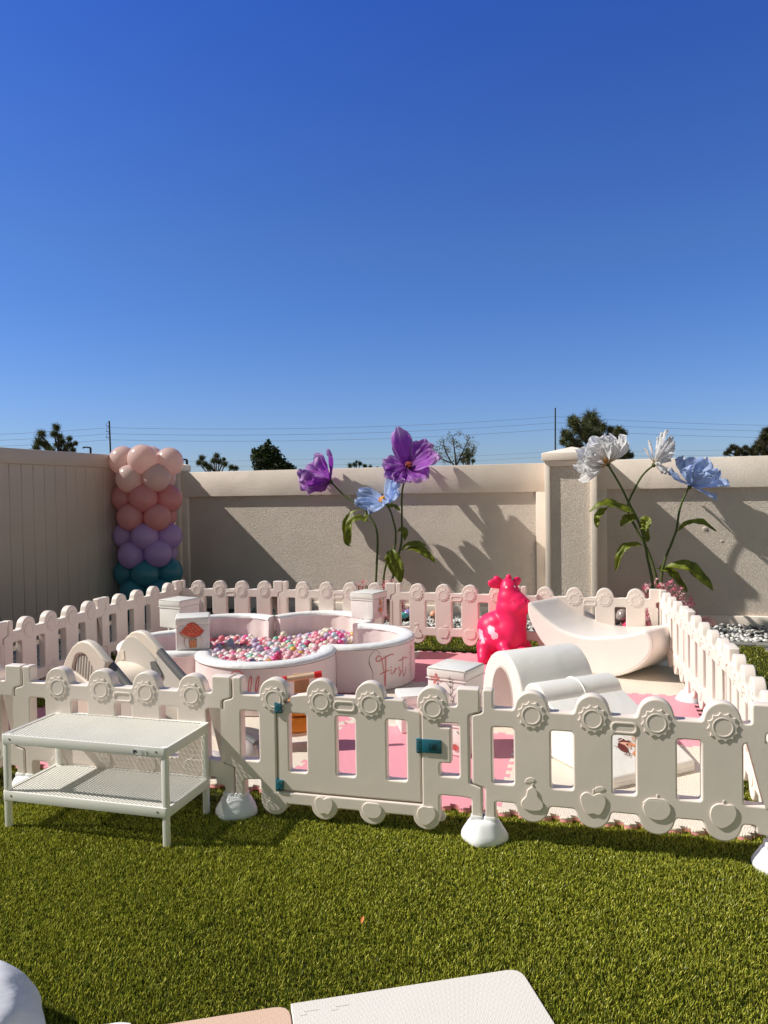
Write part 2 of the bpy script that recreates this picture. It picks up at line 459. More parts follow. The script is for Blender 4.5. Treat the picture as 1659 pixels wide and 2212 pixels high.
class Decal:
    """print laid 1.2 mm proud of a surface; map(u, v, h) -> point"""
    def __init__(s, mapfn): s.v = []; s.f = []; s.m = []; s.mats = []; s.map = mapfn; s.h = 0.0012
    def mi(s, mat):
        if mat not in s.mats: s.mats.append(mat)
        return s.mats.index(mat)
    def poly(s, pts, mat):
        s.h += 0.0003; b = len(s.v)
        s.v += [s.map(p[0], p[1], s.h) for p in pts]; s.f.append(list(range(b, b + len(pts)))); s.m.append(s.mi(mat))
    def stroke(s, pts, wd, mat, sub=4):
        s.h += 0.0003
        P = [Vector(p[:2]) for p in pts]
        if len(P) > 2:
            Q = []
            for i in range(len(P) - 1):
                p0 = P[max(i - 1, 0)]; p1 = P[i]; p2 = P[i + 1]; p3 = P[min(i + 2, len(P) - 1)]
                for k in range(sub):
                    t = k / sub
                    Q.append(0.5 * ((2 * p1) + (p2 - p0) * t + (2 * p0 - 5 * p1 + 4 * p2 - p3) * t * t + (3 * p1 - p0 - 3 * p2 + p3) * t ** 3))
            Q.append(P[-1]); P = Q
        n = len(P); b = len(s.v)
        for i, p in enumerate(P):
            t = P[min(i + 1, n - 1)] - P[max(i - 1, 0)]
            if t.length < 1e-9: t = Vector((1, 0))
            t.normalize(); q = Vector((-t.y, t.x))
            w = wd(i / (n - 1)) if callable(wd) else wd
            s.v += [s.map(*(p + q * w / 2), s.h), s.map(*(p - q * w / 2), s.h)]
        for i in range(n - 1):
            s.f.append([b + 2 * i, b + 2 * i + 1, b + 2 * i + 3, b + 2 * i + 2]); s.m.append(s.mi(mat))
    def disc(s, c, r, mat, n=10, ry=None):
        s.poly([(c[0] + r * math.cos(2 * PI * k / n), c[1] + (ry or r) * math.sin(2 * PI * k / n)) for k in range(n)], mat)
    def build(s, name, parent=None):
        me = bpy.data.meshes.new(name); me.from_pydata([tuple(v) for v in s.v], [], s.f); me.update()
        for m in s.mats: me.materials.append(m)
        me.polygons.foreach_set('material_index', s.m)
        return put(name, me, None, parent)
def spline(P, sub=6):
    P = [Vector(p) for p in P]; Q = []
    for i in range(len(P) - 1):
        p0 = P[max(i - 1, 0)]; p1 = P[i]; p2 = P[i + 1]; p3 = P[min(i + 2, len(P) - 1)]
        for k in range(sub):
            t = k / sub
            Q.append(0.5 * ((2 * p1) + (p2 - p0) * t + (2 * p0 - 5 * p1 + 4 * p2 - p3) * t * t + (3 * p1 - p0 - 3 * p2 + p3) * t ** 3))
    Q.append(P[-1]); return Q

# ================================================================== THE SETTING
WE = Vector((0.95414, -0.29934, 0)); WAWAY = Vector((0.29934, 0.95414, 0)); WRZ = -0.304
W0 = Vector((0, 8.7456, 0))
def wp(s, z, off):            # s along the masonry wall, off = distance in front of it
    return W0 + WE * s - WAWAY * off + Vector((0, 0, z))
def ab(a, b, z=0.0):          # a along the wall direction, b away from the camera
    return WE * a + WAWAY * b + Vector((0, 0, z))
def quad(name, pts, mat, kind='structure'):
    me = bpy.data.meshes.new(name); me.from_pydata([tuple(p) for p in pts], [], [list(range(len(pts)))]); me.update()
    me.materials.append(mat)
    return tag(put(name, me), kind=kind)
earth = plain('dry_soil', (0.16, 0.13, 0.10), 0.95, 0.2, 1.5, 0.4, 20, 0.01, 0.1)
quad('ground', [(-700, -60, -0.05), (700, -60, -0.05), (700, 1200, -0.05), (-700, 1200, -0.05)], earth)
turfmat = plain('turf_backing', (0.035, 0.045, 0.012), 0.95, 0.3, 30, 0.5, 120, 0.004, 0.1)
quad('turf_base', [ab(-4.46, -1.5, -0.012), ab(1.2, -1.5, -0.012), ab(1.2, 7.27, -0.012), ab(-4.46, 7.27, -0.012)], turfmat)
gravelbed = plain('gravel_bed', (0.10, 0.095, 0.09), 0.95, 0.3, 30, 0.6, 60, 0.01, 0.1)
quad('gravel_bed', [ab(-5.41, 7.27, -0.02), ab(8, 7.27, -0.02), ab(8, 8.5, -0.02), ab(-5.41, 8.5, -0.02)], gravelbed)
quad('gravel_bed', [ab(-5.41, -1.5, -0.02), ab(-4.46, -1.5, -0.02), ab(-4.46, 7.27, -0.02), ab(-5.41, 7.27, -0.02)], gravelbed)
quad('patio', [ab(1.2, -1.5, -0.016), ab(8, -1.5, -0.016), ab(8, 7.27, -0.016), ab(1.2, 7.27, -0.016)], M['paving'])
mb = MB()
for k in range(34):
    a = -4.40 + k * 0.37
    mb.box(ab(a + 0.18, 7.34, -0.006), (0.362, 0.13, 0.03), 0.004, (0, 0, WRZ))
mb.build('edging', M['paving'])['kind'] = 'structure'

def pebbles(name, regions, n):
    ico = bmesh.new(); bmesh.ops.create_icosphere(ico, subdivisions=1, radius=1.0)
    bv = np.array([v.co[:] for v in ico.verts]); bf = np.array([[v.index for v in f.verts] for f in ico.faces]); ico.free()
    V = []; F = []; T = []
    for i in range(n):
        a0, a1, b0, b1 = regions[rng.integers(len(regions))] if len(regions) > 1 else regions[0]
        p = ab(a0 + (a1 - a0) * rng.random(), b0 + (b1 - b0) * rng.random())
        s = 0.011 + 0.017 * rng.random() ** 1.5
        sc = np.array([s * (0.9 + 0.7 * rng.random()), s * (0.7 + 0.4 * rng.random()), s * (0.45 + 0.3 * rng.random())])
        e = Euler((rng.normal() * 0.35, rng.normal() * 0.35, rng.random() * 6.28)).to_matrix()
        v = (bv * (1 + rng.normal(size=bv.shape) * 0.07) * sc) @ np.array(e).T + np.array([p.x, p.y, -0.012 + rng.random() * 0.022])
        F.append(bf + len(V) * len(bv)); V.append(v)
        g = 0.45 + 0.4 * rng.random(); T.append(np.tile([g, g * 0.97, g * 0.93], (len(bf), 1)) if rng.random() > 0.2 else np.tile([0.25, 0.24, 0.22], (len(bf), 1)))
    me = bigmesh(name, np.concatenate(V), np.concatenate(F).ravel(), 3, M['pebble'], np.concatenate(T))
    me.polygons.foreach_set('use_smooth', [True] * len(me.polygons))
    return tag(put(name, me), 'white marble pebbles laid in a strip along the foot of the walls', 'pebbles', kind='stuff')
pebbles('pebbles', [(-4.4, 4.2, 7.43, 8.30), (-4.4, 4.2, 7.43, 8.30), (-5.3, -4.5, 2.5, 7.4)], 9000)

# ---- artificial turf
MATQ = Vector((1.46, 2.96, 0)); MATU = Vector((0.9636, -0.2672, 0)); MATV = Vector((0.2672, 0.9636, 0))
def lawn():
    def field(x, y, s, o): return np.sin(x * s + o) * np.cos(y * s * 1.17 - o * 1.7) + 0.5 * np.sin(x * s * 2.3 + y * s * 1.9 + o * 3)
    def samp(n, x0, x1, y0, y1):
        return np.stack([x0 + (x1 - x0) * rng.random(n), y0 + (y1 - y0) * rng.random(n)], 1)
    P = np.concatenate([samp(540000, -2.2, 2.3, 1.45, 3.4), samp(190000, -3.6, 3.2, 3.4, 5.2), samp(95000, -4.2, 3.6, 5.2, 7.8)])
    a = P @ np.array([WE.x, WE.y]); b = P @ np.array([WAWAY.x, WAWAY.y])
    ok = (a > -4.46) & (a < 1.195) & (b < 7.265) & (np.abs(P[:, 0]) < 0.66 * P[:, 1] + 0.7)
    d = P - np.array([MATQ.x, MATQ.y]); u = d @ np.array([MATU.x, MATU.y]); v = d @ np.array([MATV.x, MATV.y])
    ok &= ~((u > -4.16) & (u < -0.01) & (v > 0.01) & (v < 3.10))
    # the play pads in front
    d2 = P - np.array([0.375, 2.14]); e1 = np.array([math.cos(R(12)), math.sin(R(12))]); e2 = np.array([-e1[1], e1[0]])
    uu = d2 @ e1; vv = d2 @ e2
    ok &= ~((uu < 0.0) & (uu > -1.25) & (vv < -0.012))
    P = P[ok]; n = len(P)
    x, y = P[:, 0], P[:, 1]
    h = (0.012 + 0.010 * rng.random(n)) * (1 + 0.15 * field(x, y, 3.1, 0.4))
    w = 0.0009 + 0.0005 * rng.random(n) + 0.0004 * np.clip(y - 2, 0, 6)
    az = rng.random(n) * 2 * PI
    la = 1.3 * field(x, y, 2.2, 1.0) + rng.normal(size=n) * 2.2 - 1.2
    lm = (0.08 + 0.62 * rng.random(n)) * h
    lx, ly = np.cos(la) * lm, np.sin(la) * lm
    wx, wy = np.cos(az) * w, np.sin(az) * w
    z0 = np.full(n, -0.012)
    V = np.zeros((n, 5, 3))
    V[:, 0] = np.stack([x - wx, y - wy, z0], 1); V[:, 1] = np.stack([x + wx, y + wy, z0], 1)
    V[:, 2] = np.stack([x - wx * .8 + lx * .35, y - wy * .8 + ly * .35, z0 + h * .62], 1)
    V[:, 3] = np.stack([x + wx * .8 + lx * .35, y + wy * .8 + ly * .35, z0 + h * .62], 1)
    V[:, 4] = np.stack([x + lx, y + ly, z0 + h], 1)
    F = (np.arange(n)[:, None, None] * 5 + np.array([[0, 1, 3], [0, 3, 2], [2, 3, 4]])[None]).ravel()
    t = rng.random(n)
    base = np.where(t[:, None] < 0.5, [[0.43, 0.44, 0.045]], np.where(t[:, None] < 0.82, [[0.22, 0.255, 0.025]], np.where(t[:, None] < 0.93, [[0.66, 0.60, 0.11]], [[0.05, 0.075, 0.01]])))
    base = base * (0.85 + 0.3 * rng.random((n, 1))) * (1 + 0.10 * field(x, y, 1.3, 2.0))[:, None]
    me = bigmesh('artificial_turf', V.reshape(-1, 3), F, 3, M['grass'], (base[:, None, :] * np.array([.26, .52, 1.30])[None, :, None]).reshape(-1, 3))  # shade between blades put into the tint: dark roots, brightened tips
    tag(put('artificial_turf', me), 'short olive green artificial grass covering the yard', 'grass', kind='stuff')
lawn()

# ---- masonry wall
wall = thing('masonry_wall', 'beige concrete block wall with textured panels, smooth coping and a capped pillar', 'wall', W0, WRZ)
STUC, SMO = M['stucco'], M['smoothwall']
for nm, s0, s1 in (('panel', -2.62, 1.745), ('panel', 2.49, 9.5)):
    b = MB(); b.box(((s0 + s1) / 2, 0.116, 0.72), (s1 - s0 + 0.01, 0.144, 1.44)); b.build(nm, STUC, wall)
b = MB()
def frame_box(s0, s1, z0, z1, y0, y1, bev=0.006): b.box(((s0 + s1) / 2, (y0 + y1) / 2, (z0 + z1) / 2), (s1 - s0, y1 - y0, z1 - z0), bev, seg=2)
frame_box(-2.70, 1.884, 1.388, 1.70, 0.0, 0.19); frame_box(1.745, 1.884, -0.05, 1.392, 0.002, 0.185); frame_box(-2.70, -2.615, -0.05, 1.392, 0.002, 0.185)
frame_box(-2.62, 1.75, -0.05, 0.10, 0.003, 0.183)
b.build('coping', SMO, wall)
b = MB()
frame_box(2.39, 9.5, 1.40, 1.715, 0.0, 0.19); frame_box(2.39, 2.49, -0.05, 1.404, 0.002, 0.185)
frame_box(2.485, 9.5, -0.05, 0.09, 0.003, 0.183)
b.build('coping', SMO, wall)
def pillar(s0, s1, p, zc):
    b = MB()
    b.box(((s0 + s1) / 2, -p / 2 + 0.1 + 0.016, zc / 2), (s1 - s0 - 0.01, p + 0.2 - 0.032, zc))
    pl = b.build('pillar', STUC, wall)
    b = MB()
    for x0, x1, z0, z1 in ((s0, s0 + 0.052, -0.05, zc), (s1 - 0.062, s1, -0.05, zc), (s0 + 0.05, s1 - 0.06, zc - 0.055, zc - 0.001)):
        b.box(((x0 + x1) / 2, -p / 2 + 0.1, (z0 + z1) / 2), (x1 - x0, p + 0.2, z1 - z0), 0.005)
    b.build('trim', SMO, pl)
    b = MB(); w = (s1 - s0) / 2 + 0.028; c = (s0 + s1) / 2; y0, y1 = -p - 0.028, 0.2
    b.box((c, (y0 + y1) / 2, zc + 0.042), (2 * w, y1 - y0, 0.084), 0.008)
    q = [b.bm.verts.new(v) for v in ((c - w + .006, y0 + .006, zc + .083), (c + w - .006, y0 + .006, zc + .083), (c + w - .006, y1 - .006, zc + .083), (c - w + .006, y1 - .006, zc + .083), (c, (y0 + y1) / 2, zc + 0.155))]
    for f in ((0, 1, 4), (1, 2, 4), (2, 3, 4), (3, 0, 4)): b.bm.faces.new([q[i] for i in f])
    b.build('cap', SMO, pl)
pillar(1.877, 2.400, 0.37, 1.707)
pillar(-3.25, -2.70, 0.05, 1.715)

for s_, z_ in ((3.46, .98), (3.66, .62), (3.62, .85), (1.60, .42), (3.20, .50)):
    b = MB(); b.ball((s_, .044, z_), .028 if z_ > .9 else .016, 2, (1, .35, .8)); b.build('plaster_lump', STUC, wall)
# ---- vinyl fence on the left
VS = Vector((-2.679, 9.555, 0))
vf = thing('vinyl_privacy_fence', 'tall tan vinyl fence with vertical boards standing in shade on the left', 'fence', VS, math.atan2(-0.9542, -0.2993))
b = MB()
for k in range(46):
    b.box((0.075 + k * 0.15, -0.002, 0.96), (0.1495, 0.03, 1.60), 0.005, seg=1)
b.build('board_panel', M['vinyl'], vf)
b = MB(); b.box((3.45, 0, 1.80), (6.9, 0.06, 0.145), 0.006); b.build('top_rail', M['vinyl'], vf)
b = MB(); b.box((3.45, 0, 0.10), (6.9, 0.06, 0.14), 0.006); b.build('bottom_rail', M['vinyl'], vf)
for k in range(3):
    b = MB(); b.box((6.9 - k * 2.4, 0, 0.95), (0.13, 0.13, 1.9), 0.006)
    if k == 0: b.build('post', M['vinyl'], vf)
    else: b.bm.free()

# ================================================================== PICKET PEN
PW, PH = 1.09, 0.607
CS = [PW / 2 + (k - 1.5) * 0.2325 for k in range(4)]
WS = [0.083] + [PW / 2 + k * 0.2325 for k in (-1, 0, 1)] + [PW - 0.083]
def rrect(cx, z0, z1, hw, r=0.013): return fillet([(cx - hw, z0, r), (cx + hw, z0, r), (cx + hw, z1, r), (cx - hw, z1, r)])
def sun_out(c, z, r=0.0565, n=12):
    o = []
    for k in range(n):
        a0 = 2 * PI * (k + .3) / n; a1 = 2 * PI * (k + 1.3) / n
        for t in (0, .2, .4, .6, .8):
            a = a0 + (a1 - a0) * t; rr = r * (1 - 0.17 * math.sin(PI * t) ** 0.8)
            o.append((c + rr * math.cos(a), z + rr * math.sin(a)))
    return o
def circ(c, z, r, n=28, ry=None): return [(c + r * math.cos(2 * PI * k / n), z + (ry or r) * math.sin(2 * PI * k / n)) for k in range(n)]
def blob(c, z, pts): return [(c + p[0], z + p[1]) for p in [tuple(q) for q in spline([Vector((*p, 0)) for p in pts + [pts[0]]], 4)[:-1]]]
PEAR = [(0, .045), (.018, .030), (.024, .005), (.043, -.02), (.034, -.045), (0, -.052), (-.034, -.045), (-.043, -.02), (-.024, .005), (-.018, .030)]
APPLE = [(0, .032), (.025, .042), (.046, .025), (.044, -.008), (.024, -.043), (0, -.040), (-.024, -.043), (-.044, -.008), (-.046, .025), (-.025, .042)]
TOMATO = [(0, .035), (.032, .032), (.05, .008), (.042, -.022), (.018, -.040), (-.018, -.040), (-.042, -.022), (-.05, .008), (-.032, .032)]
PLUM = [(.008, .040), (.034, .040), (.046, .015), (.034, -.022), (-.004, -.050), (-.034, -.035), (-.046, -.005), (-.038, .028), (-.015, .042)]
LEAFB = [(.0, .045), (.006, .062), (.028, .068), (.040, .058), (.024, .048)]
def emboss(sunz, fruitz, cs=CS, fruit=True, hx=None, dep=0.05):
    """raised suns, slot ring and fruits for one face; list of meshes lying on z = 0 upward"""
    L = []
    for k, c in enumerate(cs):
        L.append(sheet([sun_out(c, sunz)], 0.0086, 0.0016, 1))
        L.append(sheet([circ(c, sunz, 0.037), circ(c, sunz, 0.0315)[::-1]], 0.0120, 0.0014, 2))
        if fruit:
            shp = [PEAR, APPLE, TOMATO, PLUM][k]
            L.append(sheet([blob(c, fruitz, shp)], 0.0105, 0.0024, 2))
            if k < 2: L.append(sheet([blob(c + (-.028 if k == 0 else 0.004), fruitz + (.012 if k == 0 else 0), LEAFB)], 0.005, 0.0015, 1))
            L.append(sheet([[(c - .003, fruitz + .036), (c + .003, fruitz + .036), (c + .005, fruitz + .056), (c, fruitz + .056)]], 0.006, 0.001, 1))
            if k == 2: L.append(sheet([blob(c, fruitz + .030, [(0, .012), (.03, .008), (.05, -.012), (.03, -.004), (.012, -.01), (0, -.002), (-.012, -.01), (-.03, -.004), (-.05, -.012), (-.03, .008)])], 0.010, 0.0015, 1))
    c = PW / 2 if hx is None else hx
    o = fillet([(c - .049, sunz - .050, .022), (c + .049, sunz - .050, .022), (c + .049, sunz - .004, .022), (c - .049, sunz - .004, .022)])
    i = fillet([(c - .040, sunz - .041, .017), (c + .040, sunz - .041, .017), (c + .040, sunz - .013, .017), (c - .040, sunz - .013, .017)])
    L.append(sheet([o, i], 0.007, 0.0025, 2))
    return L
TH = 0.052
def both_faces(L):
    out = []
    f = UP.copy()
    for m in L:
        out.append((m, Matrix.Translation((0, -TH / 2 + 0.0003, 0)) @ f))
        out.append((m, Matrix.Translation((PW, TH / 2 - 0.0003, 0)) @ Matrix.Rotation(PI, 4, 'Z') @ f))
    return out
def right_end(): return [(PW - .097, .532, .012), (PW - .097, PH, .011), (PW - .004, PH, .011), (PW - .004, .513, .010), (PW - .049, .500, .010), (PW - .049, .222, .010), (PW + .001, .208, .010), (PW + .001, .04), (PW - .042, .04), (PW - .042, .122, .010), (PW - .084, .128, .010), (PW - .084, .157, .008)]
def left_end(): return [(.050, .157, .010), (.050, .04), (.009, .04), (.009, .208, .010), (-.042, .222, .010), (-.042, .500, .010), (.003, .513, .010), (.003, PH, .011), (.046, PH, .011), (.046, .532, .012)]
def panel_mesh():
    o = []
    lo = left_end()
    o += lo
    for c in CS: o += [(c - .070, .532, .012)] + arc(c, .542, .065, 172, 8, 14) + [(c + .070, .532, .012)]
    o += right_end()
    for c in CS[::-1]: o += [(c + .070, .157, .012)] + arc(c, .152, .065, -10, -170, 14) + [(c - .070, .157, .012)]
    out = fillet(o)[::-1]
    holes = [rrect(c, .231, .459, .0425)[::-1] for c in WS]
    body = sheet([out] + holes, TH, 0.0065, 3)
    return join([(body, UP)] + both_faces(emboss(0.516, 0.188)), [M['plastic']], 'picket_panel', 50)
PANEL = panel_mesh()
J = dict(F00=(-2.775, 3.84), F0=(-1.723, 3.565), F1=(-.673, 3.289), F2=(.386, 3.013), F3=(1.435, 2.725),
         B0=(-1.939, 7.084), B1=(-.934, 6.875), B2=(.098, 6.599), B3=(1.13, 6.238), B4=(2.185, 5.899),
         R1=(1.982, 4.867), R2=(1.733, 3.734), L1=(-2.246, 5.951), L0=(-2.471, 4.85))
def span(a, b):
    a = Vector(J[a]); b = Vector(J[b]); d = b - a
    return a, d.length / PW, math.atan2(d.y, d.x)
PANELS = [
    ('F00', 'F0', 'white picket panel at the far left edge, standing left of the wire shelf table'),
    ('F0', 'F1', 'white picket panel right behind the wire mesh shelf table, with mesh shadows on it'),
    ('F2', 'F3', 'large near white picket panel right of the gate, with pear and apple reliefs'),
    ('B0', 'B1', 'back picket panel in the left corner with a diagonal shadow across it'),
    ('B1', 'B2', 'back picket panel behind the pool and the gnome box'),
    ('B2', 'B3', 'back picket panel behind the pink cow, with fruit reliefs over grass'),
    ('B3', 'B4', 'back picket panel behind the high end of the rocker, at the right corner'),
    ('B4', 'R1', 'farthest panel of the right side fence, beside the lip of the rocker'),
    ('R1', 'R2', 'middle panel of the right side fence'),
    ('R2', 'F3', 'nearest panel of the right side fence, at the right edge of the photo'),
    ('L1', 'B0', 'left side fence panel in front of the teal balloons'),
    ('L0', 'L1', 'left side fence panel behind the vented slide side, in the shade'),
    ('F00', 'L0', 'left side fence panel cut by the left edge of the photo')]
for a, b_, lab in PANELS:
    p, sx, rz = span(a, b_)
    o = put('picket_panel', PANEL, loc=(p.x, p.y, 0), rot=(0, 0, rz)); o.scale = (sx, 1, 1)
    tag(o, lab, 'fence panel', 'white picket panels of the play pen')

# ---- feet
def foot_mesh():
    b = MB()
    def lob(a, z): return 1 + 0.045 * math.cos(4 * a + .5) * (1 - z / 0.1) + 0.02 * math.cos(7 * a)
    b.lathe([(.088, -.008), (.093, .004), (.092, .018), (.084, .034), (.072, .052), (.064, .066), (.055, .075), (.040, .080), (.012, .081)], 40, fn=lob)
    for s in (-1, 1): b.box((s * .027, 0, .08), (.05, .062, .03), .008)
    return b.mesh('fence_foot', [M['foot']])
FM = foot_mesh()
for k, lab in (('F0', 'white round fence foot under the left end of the wire shelf table'), ('F1', 'white round fence foot with mesh shadow just left of the gate'),
               ('F2', 'white round fence foot right of the gate, whole in view'), ('F3', 'white round fence foot cut by the right edge of the photo'),
               ('B4', 'white fence foot in the far right corner'), ('R1', 'white fence foot on the right side by the pink mat'), ('R2', 'white fence foot on the right side nearest the camera'),
               ('B0', 'white fence foot in the far left corner'), ('B1', 'white fence foot behind the pool'), ('B2', 'white fence foot behind the cow and pool'), ('B3', 'white fence foot behind the rocker'),
               ('L1', 'white fence foot in the middle of the left side fence'), ('L0', 'white fence foot on the left side fence near the photo edge')):
    rz = {'F': -.2604, 'B': -.30, 'R': -1.76, 'L': 1.37}[k[0]]
    tag(put('fence_foot', FM, loc=(J[k][0], J[k][1], 0), rot=(0, 0, rz)), lab, 'fence foot', 'white feet under the picket fence')

# ---- gate panel between F1 and F2
p, sx, rz = span('F1', 'F2')
gp = thing('gate_panel', 'white picket gate panel with teal hinges and latch, closed', 'gate', (p.x, p.y, 0), rz)
def gate_frame():
    c1, c4 = CS[0], CS[3]
    GA0, GA1 = .205, .846     # inner opening
    o = left_end() + [(c1 - .066, .532, .006)] + arc(c1, .541, .066, 178, 0, 14) + [(c1 + .066, .525, .012), (c1 + .052, .511, .004), (GA0, .509, .012), (GA0, .118, .006), (GA1, .118, .006), (GA1, .509, .012), (c4 - .052, .511, .004), (c4 - .066, .525, .012)] \
        + arc(c4, .541, .066, 180, 2, 14) + [(c4 + .066, .532, .006)]
    re = right_end()
    o += re[:10] + [(PW - .042, .160, .010), (PW - .084, .164, .004), (.918, .164, .010)]
    o += arc(.862, .070, .056, 0, -172, 12) + [(.804, .066, .004)]
    for c in (.631, .419): o += [(c + .060, .066, .004)] + arc(c, .070, .057, -8, -172, 12) + [(c - .060, .066, .004)]
    o += [(.255, .066, .004)] + arc(.192, .076, .062, -8, -180, 12) + [(.130, .164, .010)]
    out = fillet(o)[::-1]
    holes = [rrect(.083, .243, .461, .0425)[::-1]]
    # latch side window with its notch
    holes.append(fillet([(.920, .243, .012), (1.001, .243, .012), (1.001, .461, .012), (.920, .461, .012), (.920, .443, .008), (.967, .443, .006), (.967, .297, .006), (.920, .297, .010)])[::-1])
    body = sheet([out] + holes, TH, 0.0065, 3)
    L = []
    for c in (c1, c4):
        L.append(sheet([sun_out(c, .520)], 0.0086, 0.0016, 1)); L.append(sheet([circ(c, .520, .037), circ(c, .520, .0315)[::-1]], 0.0120, 0.0014, 2))
    fz = .078
    for c, shp in zip((.192, .419, .631, .862), (PEAR, APPLE, TOMATO, PLUM)): L.append(sheet([blob(c, fz, [(q[0] * .85, q[1] * .85) for q in shp])], 0.0105, 0.0024, 2))
    return join([(body, UP)] + both_faces(L), [M['plastic']], 'gate_frame', 50)
put('gate_frame', gate_frame(), parent=gp)
def gate_leaf():
    x0, x1 = .209, .842
    o = [(x0, .124, .008), (x0, .462, .006), (.236, .464, .006), (.236, .500, .010), (.268, .505, .010), (.268, .535, .012), (.335, .545, .012)]
    for c in (.4095, .6265): o += [(c - .064, .545, .006)] + arc(c, .549, .064, 176, 4, 14) + [(c + .064, .545, .006)]
    o += [(.772, .545, .012), (.782, .508, .014), (.842, .500, .012), (x1, .124, .008)]
    o = [q for q in o]
    out = fillet(o)[::-1]
    holes = [rrect(c, .207, .461, hw)[::-1] for c, hw in ((.303, .041), (.518, .042), (.739, .043))]
    body = sheet([out] + holes, TH - .008, 0.006, 3)
    L = []
    for c in (.4095, .6265):
        L.append(sheet([sun_out(c, .520)], 0.0086, 0.0016, 1)); L.append(sheet([circ(c, .520, .037), circ(c, .520, .0315)[::-1]], 0.0120, 0.0014, 2))
    c = .515; sz = .532
    oo = fillet([(c - .049, sz - .050, .022), (c + .049, sz - .050, .022), (c + .049, sz - .004, .022), (c - .049, sz - .004, .022)]); ii = fillet([(c - .040, sz - .041, .017), (c + .040, sz - .041, .017), (c + .040, sz - .013, .017), (c - .040, sz - .013, .017)])
    L.append(sheet([oo, ii], 0.007, 0.0025, 2))
    fl = [(m, Matrix.Translation((0, -TH / 2 + 0.0043, 0)) @ UP) for m in L]
    return join([(body, UP)] + fl, [M['plastic']], 'gate_leaf', 50)
gl = put('gate_leaf', gate_leaf(), parent=gp)
for z in (.483, .148):
    b = MB(); b.box((.2215, -.027, z), (.030, .012, .044), .003); b.box((.208, -.022, z), (.012, .02, .05), .003)
    h = b.build('hinge', M['teal'], gp)
    for dx in (-.008, .009):
        for dz in (-.012, .012):
            b = MB(); b.ball((.2215 + dx, -.0335, z + dz), .0035, 1, (1, .6, 1)); b.build('screw', M['screw'], h)
b = MB(); b.box((.835, -.0255, .362), (.022, .010, .060), .003); b.box((.888, -.0285, .364), (.082, .008, .056), .003)
la = b.build('latch', M['teal'], gp)
b = MB(); b.box((.892, -.0330, .365), (.034, .003, .026), .001); b.box((.892, -.0355, .366), (.006, .006, .017), .001); b.build('latch_button', plain('dark_teal', (.006, .07, .10), .35), la)
for dz in (-.02, .02):
    b = MB(); b.ball((.833, -.0312, .362 + dz), .004, 1, (1, .6, 1)); b.build('screw', M['screw'], la)

# ================================================================== FOAM MATS
TS = 1.035
def tile_outline(ts=TS, nt_=12, dep=0.026):
    """square with dovetail teeth; opposite sides are complementary so the tiles interlock"""
    p = ts / nt_; o = []
    def side(fx):
        for k in range(nt_):
            a0, a1 = k * p, (k + 1) * p
            m = p * .25; f = .004
            o.extend([fx(a0 + m * .0, 0), fx(a0 + m + f, 0), fx(a0 + m - f, dep), fx(a1 - m + f, dep), fx(a1 - m - f, 0)])
    side(lambda a, d: (a, 0 - d))                       # front: teeth outwards
    side(lambda a, d: (ts + d, a))                      # right: teeth outwards
    side(lambda a, d: (ts - a, ts - d))                 # back: notches
    side(lambda a, d: (0 + d, ts - a))                  # left: notches
    return o
TOUT = tile_outline()
TOPM = sheet([TOUT], 0.012, 0.0012, 1, 0.016); BOTM = sheet([TOUT], 0.012, 0.0, 1, 0.0035)
labels = {}
cols = ['leftmost', 'second from left', 'third from left', 'rightmost']; rows = ['front', 'middle', 'back']
for i in range(4):
    for j in range(3):
        white = ((3 - i) + j) % 2 == 0
        pos = MATQ + MATU * (-TS * (4 - i)) + MATV * (TS * j)
        me = bpy.data.meshes['tile_white' if white else 'tile_pink'] if ('tile_white' if white else 'tile_pink') in bpy.data.meshes else None
        if me is None:
            me = TOPM.copy(); me.name = 'tile_white' if white else 'tile_pink'; me.materials.append(M['foamwhite'] if white else M['foampink'])
        t = thing('floor_mat_tile', '%s interlocking foam tile in the pen, %s in the %s row' % ('ivory' if white else 'pink', cols[i], rows[j]), 'floor mat', pos, math.atan2(MATU.y, MATU.x), 'interlocking foam tiles on the pen floor')
        put('top_layer', me, parent=t)
        if 'tile_back' not in bpy.data.meshes:
            bk = BOTM.copy(); bk.name = 'tile_back'; bk.materials.append(M['foampinkedge'])
        put('bottom_layer', bpy.data.meshes['tile_back'], parent=t)
MZ = 0.0225   # top of the mats

